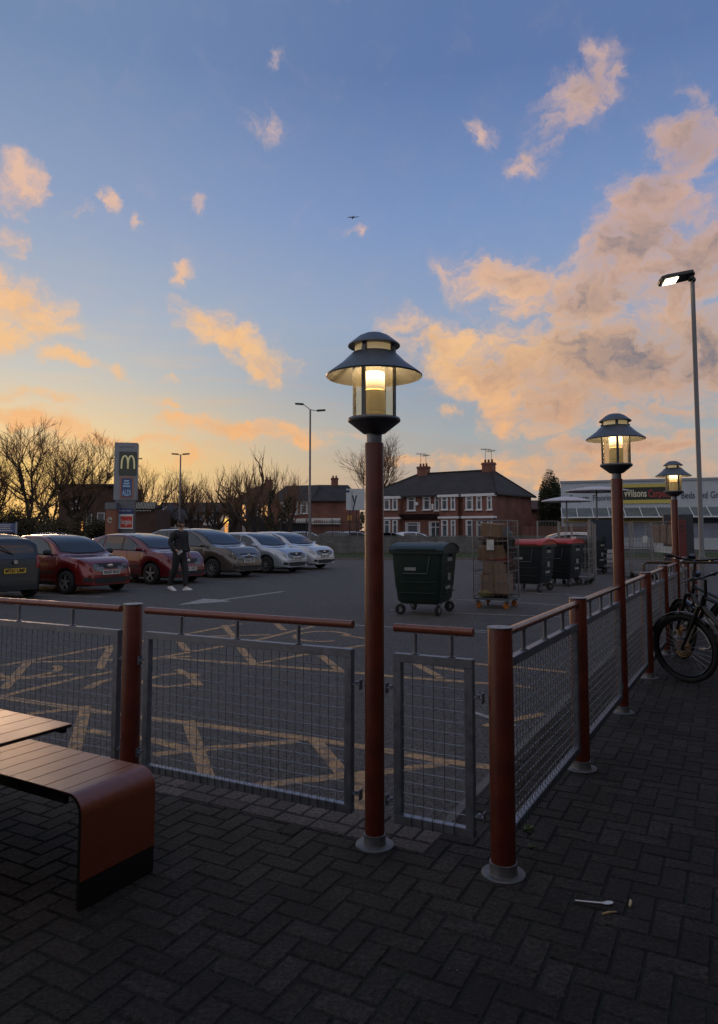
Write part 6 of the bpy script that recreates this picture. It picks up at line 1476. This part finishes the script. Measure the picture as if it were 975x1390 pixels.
# hands with five fingers joined to the body skeleton
def hand(wi, p, d, sd):
    d = Vector(d).normalized(); acr = Vector((0, 0, 1)).cross(d).normalized() if abs(d.z) < .9 else Vector((1, 0, 0)); dn = d.cross(acr)
    pi = len(bodyj); bodyj.append((p+d*.05, .026)); bodye.append((wi, pi))
    for k, (o_, l) in enumerate(((-.030, .062), (-.010, .072), (.011, .068), (.031, .052))):
        a = len(bodyj); bodyj.append((p+d*.085+acr*o_, .0095)); bodyj.append((p+d*(.085+l*.55)+acr*o_*1.05+dn*-.012, .0085)); bodyj.append((p+d*(.085+l*.8)+acr*o_*1.05+dn*-.035, .007)); bodye.extend([(pi, a), (a, a+1), (a+1, a+2)])
    a = len(bodyj); bodyj.append((p+d*.045-acr*.04*sd+dn*-.01, .0105)); bodyj.append((p+d*.085-acr*.055*sd+dn*-.03, .009)); bodye.extend([(pi, a), (a, a+1)])
hand(11, bodyj[11][0], (.3, 0, -1), 1); hand(15, bodyj[15][0], (.9, .1, -.35), -1)
bd_ = skin('body', bodyj, bodye, 0, M['skin'], man, 2)
# nose, ears
b = MB(); b.add([(.140, 0, 1.765), (.128, .018, 1.715), (.128, -.018, 1.715), (.165, 0, 1.722), (.12, 0, 1.70)], [(0, 1, 3), (0, 3, 2), (1, 4, 3), (3, 4, 2)]); b.build('nose', M['skin'], man, smooth=True)
for sd in (1, -1):
    b = MB(); b.lathe([(0, -.008), (.022, -.006), (.026, 0), (.02, .006), (0, .008)], 10, (.045, sd*.096, 1.735), 'Y'); b.build('ear', M['skin'], man, smooth=True)
    b = MB(); b.lathe([(0, -.004), (.010, 0), (0, .004)], 8, (.139, sd*.034, 1.752), 'X'); b.build('eye', M['hair'], man)
b = MB(); b.box((.142, 0, 1.677), (.006, .05, .010)); b.build('mouth', mat('lips', (.16, .06, .05), .5, var=0), man)
b = MB(Matrix.Translation((.038, 0, 1.758)) @ Matrix.Rotation(R(-16), 4, 'Y')); b.lathe([(.101*math.cos(R(a)), .115*math.sin(R(a))) for a in range(-14, 90, 8)]+[(0, .115)], 20, caps=False); b.build('hair', M['hair'], man, smooth=True)
bj = [(J(.095, 0, 1.662), .044), (J(.06, .06, 1.685), .030), (J(.04, .082, 1.72), .018), (J(.06, -.06, 1.685), .030), (J(.04, -.082, 1.72), .018)]; skin('beard', bj, [(0, 1), (1, 2), (0, 3), (3, 4)], 0, M['hair'], man)
jk = [(J(0, 0, .88), (.20, .17)), (J(.0, 0, 1.05), (.185, .15)), (J(.01, 0, 1.20), (.19, .15)), (J(.02, 0, 1.38), (.19, .15)), (J(.02, 0, 1.50), (.13, .12)), (J(.035, 0, 1.58), .085),
      (J(0, .19, 1.50), .082), (J(-.05, .26, 1.24), .072), (J(.05, .255, 1.03), .056), (J(.08, .245, .985), .044), (J(0, -.19, 1.50), .082), (J(-.08, -.27, 1.24), .072), (J(.08, -.255, 1.09), .056), (J(.135, -.235, 1.05), .044)]
skin('jacket', jk, [(0, 1), (1, 2), (2, 3), (3, 4), (4, 5), (4, 6), (6, 7), (7, 8), (8, 9), (4, 10), (10, 11), (11, 12), (12, 13)], 2, M['cloth'], man)
tr = [(J(0, 0, 1.14), (.155, .14)), (J(0, 0, .95), (.18, .16)), (J(.01, .10, .84), .118), (J(.115, .10, .54), .09), (J(.135, .10, .22), .07), (J(.14, .10, .09), .070), (J(-.01, -.10, .84), .118), (J(-.055, -.10, .54), .09), (J(-.20, -.10, .26), .07), (J(-.225, -.10, .12), .070)]
skin('trousers', tr, [(0, 1), (1, 2), (2, 3), (3, 4), (4, 5), (1, 6), (6, 7), (7, 8), (8, 9)], 0, M['cloth'], man)
M['trainer'] = mat('white_trainer', (.62, .62, .63), .5, var=.08)
def shoe(x, y, z, pitch):
    mt = Matrix.Translation((x, y, z)) @ Matrix.Rotation(pitch, 4, 'Y'); b = MB(mt); pr = [(-.10, .0, .035), (-.10, .045, .04), (-.03, .085, .044), (.03, .085, .048), (.10, .06, .05), (.16, .045, .05), (.20, .03, .036)]
    n = len(pr); vs = []; 
    for (px_, zt_2, w) in pr:
        for a in range(9): th = math.pi*a/8; vs.append((px_, w*math.cos(th), max(zt_2, .02)*math.sin(th)**.7))
    fs = [(i*9+k, i*9+k+1, (i+1)*9+k+1, (i+1)*9+k) for i in range(n-1) for k in range(8)]+[tuple(range(9)), tuple((n-1)*9+k for k in range(9))]+[(i*9, (i+1)*9, (i+1)*9+8, i*9+8) for i in range(n-1)]
    b.add(vs, fs); s_ = b.build('shoe', M['trainer'], man, smooth=50)
    b = MB(mt); b.extr([(-.108, -.04, -.0), (.13, -.05, 0), (.205, -.02, 0), (.205, .02, 0), (.13, .05, 0), (-.108, .04, 0)], (0, 0, .022)); b.build('sole', M['white'], s_)
shoe(.17, .10, .004, R(-4)); shoe(-.19, -.10, .03, R(16))
ph = MB().box((0, 0, 0), (.075, .012, .15), rot=Euler((.3, .9, .1)).to_matrix()).build('phone', mat('pale_phone', (.4, .42, .45), .25, var=.1), bevel=.004)
ph.location = man.matrix_basis @ Vector((.26, -.22, 1.0)); tag(ph, 'small pale phone held low in the walking man\'s hand', 'phone')

# ================================================================== bicycles
M['bike'] = mat('bike_black', (.006, .006, .007), .35, .2, var=.2, coat=.3)
M['bikechr'] = mat('bike_silver', (.30, .30, .31), .3, .9, var=.1)
M['decal'] = mat('white_decal', (.35, .35, .35), .4, var=.1)
M['amber_r'] = mat('amber_hub', (.32, .17, .06), .35, .6, var=.3, vscale=60)
def bicycle(loc_, rz, label, lean=0., steer=0., seat=.98, bar=1.08, fr=M['bike']):
    t = thing('bicycle', label, 'bicycle', loc_, rz, 'bicycles leaning by the fence'); LN = Matrix.Rotation(lean, 4, 'X'); Rw = .355
    WBk = 1.14; F = Vector((0, 0, Rw)); B = Vector((-WBk, 0, Rw)); hd_t = Vector((-.27, 0, .92)); hd_b = Vector((-.22, 0, .78)); bb = Vector((-WBk+.44, 0, .32)); st = Vector((-WBk+.28, 0, .80))
    ST = LN @ (Matrix.Translation(hd_b) @ Matrix.Rotation(steer, 4, 'Z') @ Matrix.Translation(-hd_b))
    def wheel(c, mt, nm):
        b = MB(mt); b.tube([c+Vector((math.cos(a)*(Rw-.027), 0, math.sin(a)*(Rw-.027))) for a in [2*math.pi*k/44 for k in range(44)]], .028, 8, closed=True); w = b.build(nm, M['rubber'], t, smooth=True)
        b = MB(mt); b.tube([c+Vector((math.cos(a)*(Rw-.062), 0, math.sin(a)*(Rw-.062))) for a in [2*math.pi*k/44 for k in range(44)]], .012, 6, closed=True); b.build('rim', M['bike'], w, smooth=True)
        b = MB(mt)
        for k in range(28): a = 2*math.pi*k/28; a2 = a+(.5 if k % 2 else -.5); s_ = .022 if k % 4 < 2 else -.022; b.tube([c+Vector((math.cos(a2)*.022, s_, math.sin(a2)*.022)), c+Vector((math.cos(a)*(Rw-.07), 0, math.sin(a)*(Rw-.07)))], .0012, 3)
        b.build('spokes', M['bikechr'], w, recalc=False)
        b = MB(mt); b.lathe([(0, -.05), (.014, -.045), (.024, -.03), (.018, 0), (.024, .03), (.014, .045), (0, .05)], 14, c, 'Y'); b.build('hub', M['amber_r'] if nm == 'front_wheel' else M['bikechr'], w, smooth=True)
        b = MB(mt)
        for k in range(3): b.tube([c+Vector((math.cos(a)*(.085-.02*k), .036, math.sin(a)*(.085-.02*k))) for a in [2*math.pi*q/20 for q in range(20)]], .004, 4, closed=True)
        for k in range(8): a = 2*math.pi*k/8; b.beam(c+Vector((math.cos(a)*.03, .036, math.sin(a)*.03)), c+Vector((math.cos(a+.35)*.085, .036, math.sin(a+.35)*.085)), .008, .003)
        b.build('brake_disc', M['amber_r'] if nm == 'front_wheel' else M['bikechr'], w)
        b = MB(mt); b.tube([c+Vector((math.cos(a)*(Rw-.074), .018, math.sin(a)*(Rw-.074))) for a in [R(q) for q in range(125, 166, 8)]], .008, 5); b.build('wheel_reflector', M['decal'], w)
    wheel(F, ST, 'front_wheel'); wheel(B, LN, 'rear_wheel')
    b = MB(LN); b.tube([hd_t+Vector((.005, 0, -.02)), bb+Vector((-.0, 0, .02))] , .001, 4); b = MB(LN)
    b.tube([hd_b+Vector((-.005, 0, .02)), bb], .031, 12); b.tube([hd_t+Vector((-.005, 0, -.03)), st+Vector((.03, 0, -.06))], .020, 10); b.tube([bb, st+Vector((-.02, 0, .05))], .018, 10); b.tube([hd_t, hd_b], .028, 12)
    for s_ in (-1, 1): b.tube([bb+Vector((0, s_*.03, 0)), B+Vector((.0, s_*.06, 0))], .011, 8); b.tube([st+Vector((0, s_*.02, -.06)), B+Vector((0, s_*.06, 0))], .009, 8)
    b.lathe([(.0, -.045), (.03, -.045), (.03, .045), (0, .045)], 14, bb, 'Y'); b.build('frame', fr, t, smooth=True)
    for u0, u1 in ((.2, .32), (.5, .72)):
        b = MB(LN); a_ = hd_b.lerp(bb, u0)+Vector((0, .031, .004)); c_ = hd_b.lerp(bb, u1)+Vector((0, .031, .004)); b.beam(a_, c_, .004, .014); b.build('decal', M['decal'], t)
        b = MB(LN); b.beam(a_+Vector((0, -.062, 0)), c_+Vector((0, -.062, 0)), .004, .014); b.build('decal', M['decal'], t)
    b = MB(ST)
    for s_ in (-1, 1): b.tube([hd_b+Vector((.015, s_*.062, -.02)), F+Vector((0, s_*.062, 0))], .017, 10); b.tube([hd_b+Vector((.0, s_*.062, .02)), hd_b.lerp(F, .45)+Vector((0, s_*.062, 0))], .022, 10)
    b.tube([hd_b+Vector((0, -.07, .01)), hd_b+Vector((0, .07, .01))], .024, 10); b.build('fork', fr, t, smooth=True)
    for s_ in (-1, 1): b = MB(ST); b.beam(hd_b.lerp(F, .06)+Vector((.022, s_*.064, 0)), hd_b.lerp(F, .20)+Vector((.022, s_*.064, 0)), .016, .004, up=(1, 0, 0)); b.build('fork_decal', M['decal'], t)
    hb_ = Vector((-.24, 0, bar-.03)); b = MB(ST); b.tube([hd_t+Vector((0, 0, -.02)), Vector((-.285, 0, bar-.05)), hb_], .016, 8); b.build('stem', M['bike'], t)
    b = MB(ST); b.tube([hb_+Vector((-.10, -.37, .03)), hb_+Vector((-.06, -.26, .03)), hb_+Vector((0, -.08, 0)), hb_+Vector((0, .08, 0)), hb_+Vector((-.06, .26, .03)), hb_+Vector((-.10, .37, .03))], .0125, 10); hbo = b.build('handlebar', M['bike'], t, smooth=True)
    for s_ in (-1, 1):
        b = MB(ST); b.tube([hb_+Vector((-.065, s_*.27, .03)), hb_+Vector((-.10, s_*.375, .03))], .018, 10); b.build('grip', M['rubber'], hbo, smooth=True)
        b = MB(ST); b.tube([hb_+Vector((-.03, s_*.22, .02)), hb_+Vector((.03, s_*.24, .0)), hb_+Vector((.03, s_*.33, .005))], .006, 6); b.box(hb_+Vector((-.02, s_*.21, .01)), (.05, .035, .03)); b.build('brake_lever', M['bikechr'], hbo)
        b = MB(ST); b.tube([hb_+Vector((.0, s_*.2, .0)), hb_+Vector((.12, s_*.12, .0)), hb_+Vector((.10, s_*.04, -.15)), hd_b+Vector((.03, s_*.05, -.05))], .0035, 5); b.build('cable', M['rubber'], t, smooth=True)
    b = MB(ST); b.box(hb_+Vector((.04, 0, .03)), (.04, .085, .065), rot=Euler((0, -.6, 0)).to_matrix()); b.build('display', M['carglass'], t, bevel=.006)
    b = MB(LN); b.tube([st, Vector((st.x-.06, 0, seat-.03))], .014, 8); b.build('seat_post', M['bike'], t, smooth=True)
    b = MB(LN); sp_c = Vector((st.x-.06, 0, seat)); pf = [(-.14, .075, .035), (-.08, .085, .04), (0, .06, .035), (.08, .03, .028), (.14, .018, .02)]; vs = []
    for x_, w_, h_ in pf:
        for k in range(8): a = 2*math.pi*k/8; vs.append(sp_c+Vector((x_, w_*math.cos(a), h_*math.sin(a)*.6)))
    b.add(vs, [(i*8+k, i*8+(k+1) % 8, (i+1)*8+(k+1) % 8, (i+1)*8+k) for i in range(4) for k in range(8)]+[tuple(range(8)), tuple(range(32, 40))]); b.build('saddle', M['rubber'], t, smooth=True)
    for s_ in (-1, 1):
        b = MB(LN); e_ = bb+Vector((s_*.12, s_*.075, -s_*.12)); b.beam(bb+Vector((0, s_*.07, 0)), e_, .022, .014); b.box(e_+Vector((0, s_*.05, 0)), (.09, .09, .02)); b.build('crank', M['bikechr'] if s_ > 0 else M['bike'], t)
    b = MB(LN); b.tube([bb+Vector((math.cos(a)*.085, .05, math.sin(a)*.085)) for a in [2*math.pi*q/24 for q in range(24)]], .006, 4, closed=True); b.tube([bb+Vector((0, .05, .085)), B+Vector((0, .05, .04))], .004, 4); b.tube([bb+Vector((0, .05, -.085)), B+Vector((0, .05, -.04))], .004, 4); b.build('chain', M['bikechr'], t)
    for c_, mt in ((F, ST),):
        b = MB(mt); w_ = .036; vs = []; A_ = [R(q) for q in range(20, 150, 10)]
        for a in A_:
            for k in (-1, 0, 1): vs.append(c_+Vector((math.cos(a)*(Rw+.018+(.008 if k == 0 else 0)), k*w_, math.sin(a)*(Rw+.018+(.008 if k == 0 else 0)))))
        b.add(vs, [(i*3+k, i*3+k+1, (i+1)*3+k+1, (i+1)*3+k) for i in range(len(A_)-1) for k in (0, 1)]); o_ = b.build('mudguard', M['bike'], t, smooth=True); md = o_.modifiers.new('s', 'SOLIDIFY'); md.thickness = .003
    return t
fw1 = Vector((-.42, .91, 0)).normalized()
p = G(938, 925); p.z = 0
bicycle(p+Vector((.0, .0, 0)), math.atan2(fw1.y, fw1.x), 'nearest black bicycle with a big front wheel turned toward the fence', lean=R(-5), steer=R(12), bar=1.12)
fw2 = Vector((-.30, .95, 0)).normalized()
bicycle(G(905, 900)+Vector((.25, .3, 0)), math.atan2(fw2.y, fw2.x), 'second dark bicycle standing behind the nearest one', lean=R(4), steer=R(-18), bar=1.24, seat=1.14)
bicycle(G(1000, 900)+Vector((.2, .3, 0)), math.atan2(.93, -.35), 'third dark bicycle cut off by the right edge', lean=R(-3), steer=R(8), bar=1.06)
# bicycle stand rail
A = G(950, 870); A.z = 0
t = thing('cycle_stand', 'dull brown horizontal rail of the cycle stand behind the handlebars', 'cycle stand', A)
b = MB(); b.tube([(-.25, 1.3, .0), (-.25, 1.3, 1.0), (-.2, 1.3, 1.05), (2.0, 1.3, 1.05), (2.05, 1.3, 1.0), (2.05, 1.3, .0)], .024, 12); b.build('rail', mat('dull_brass', (.11, .07, .04), .45, .4, var=.2), t, smooth=True)
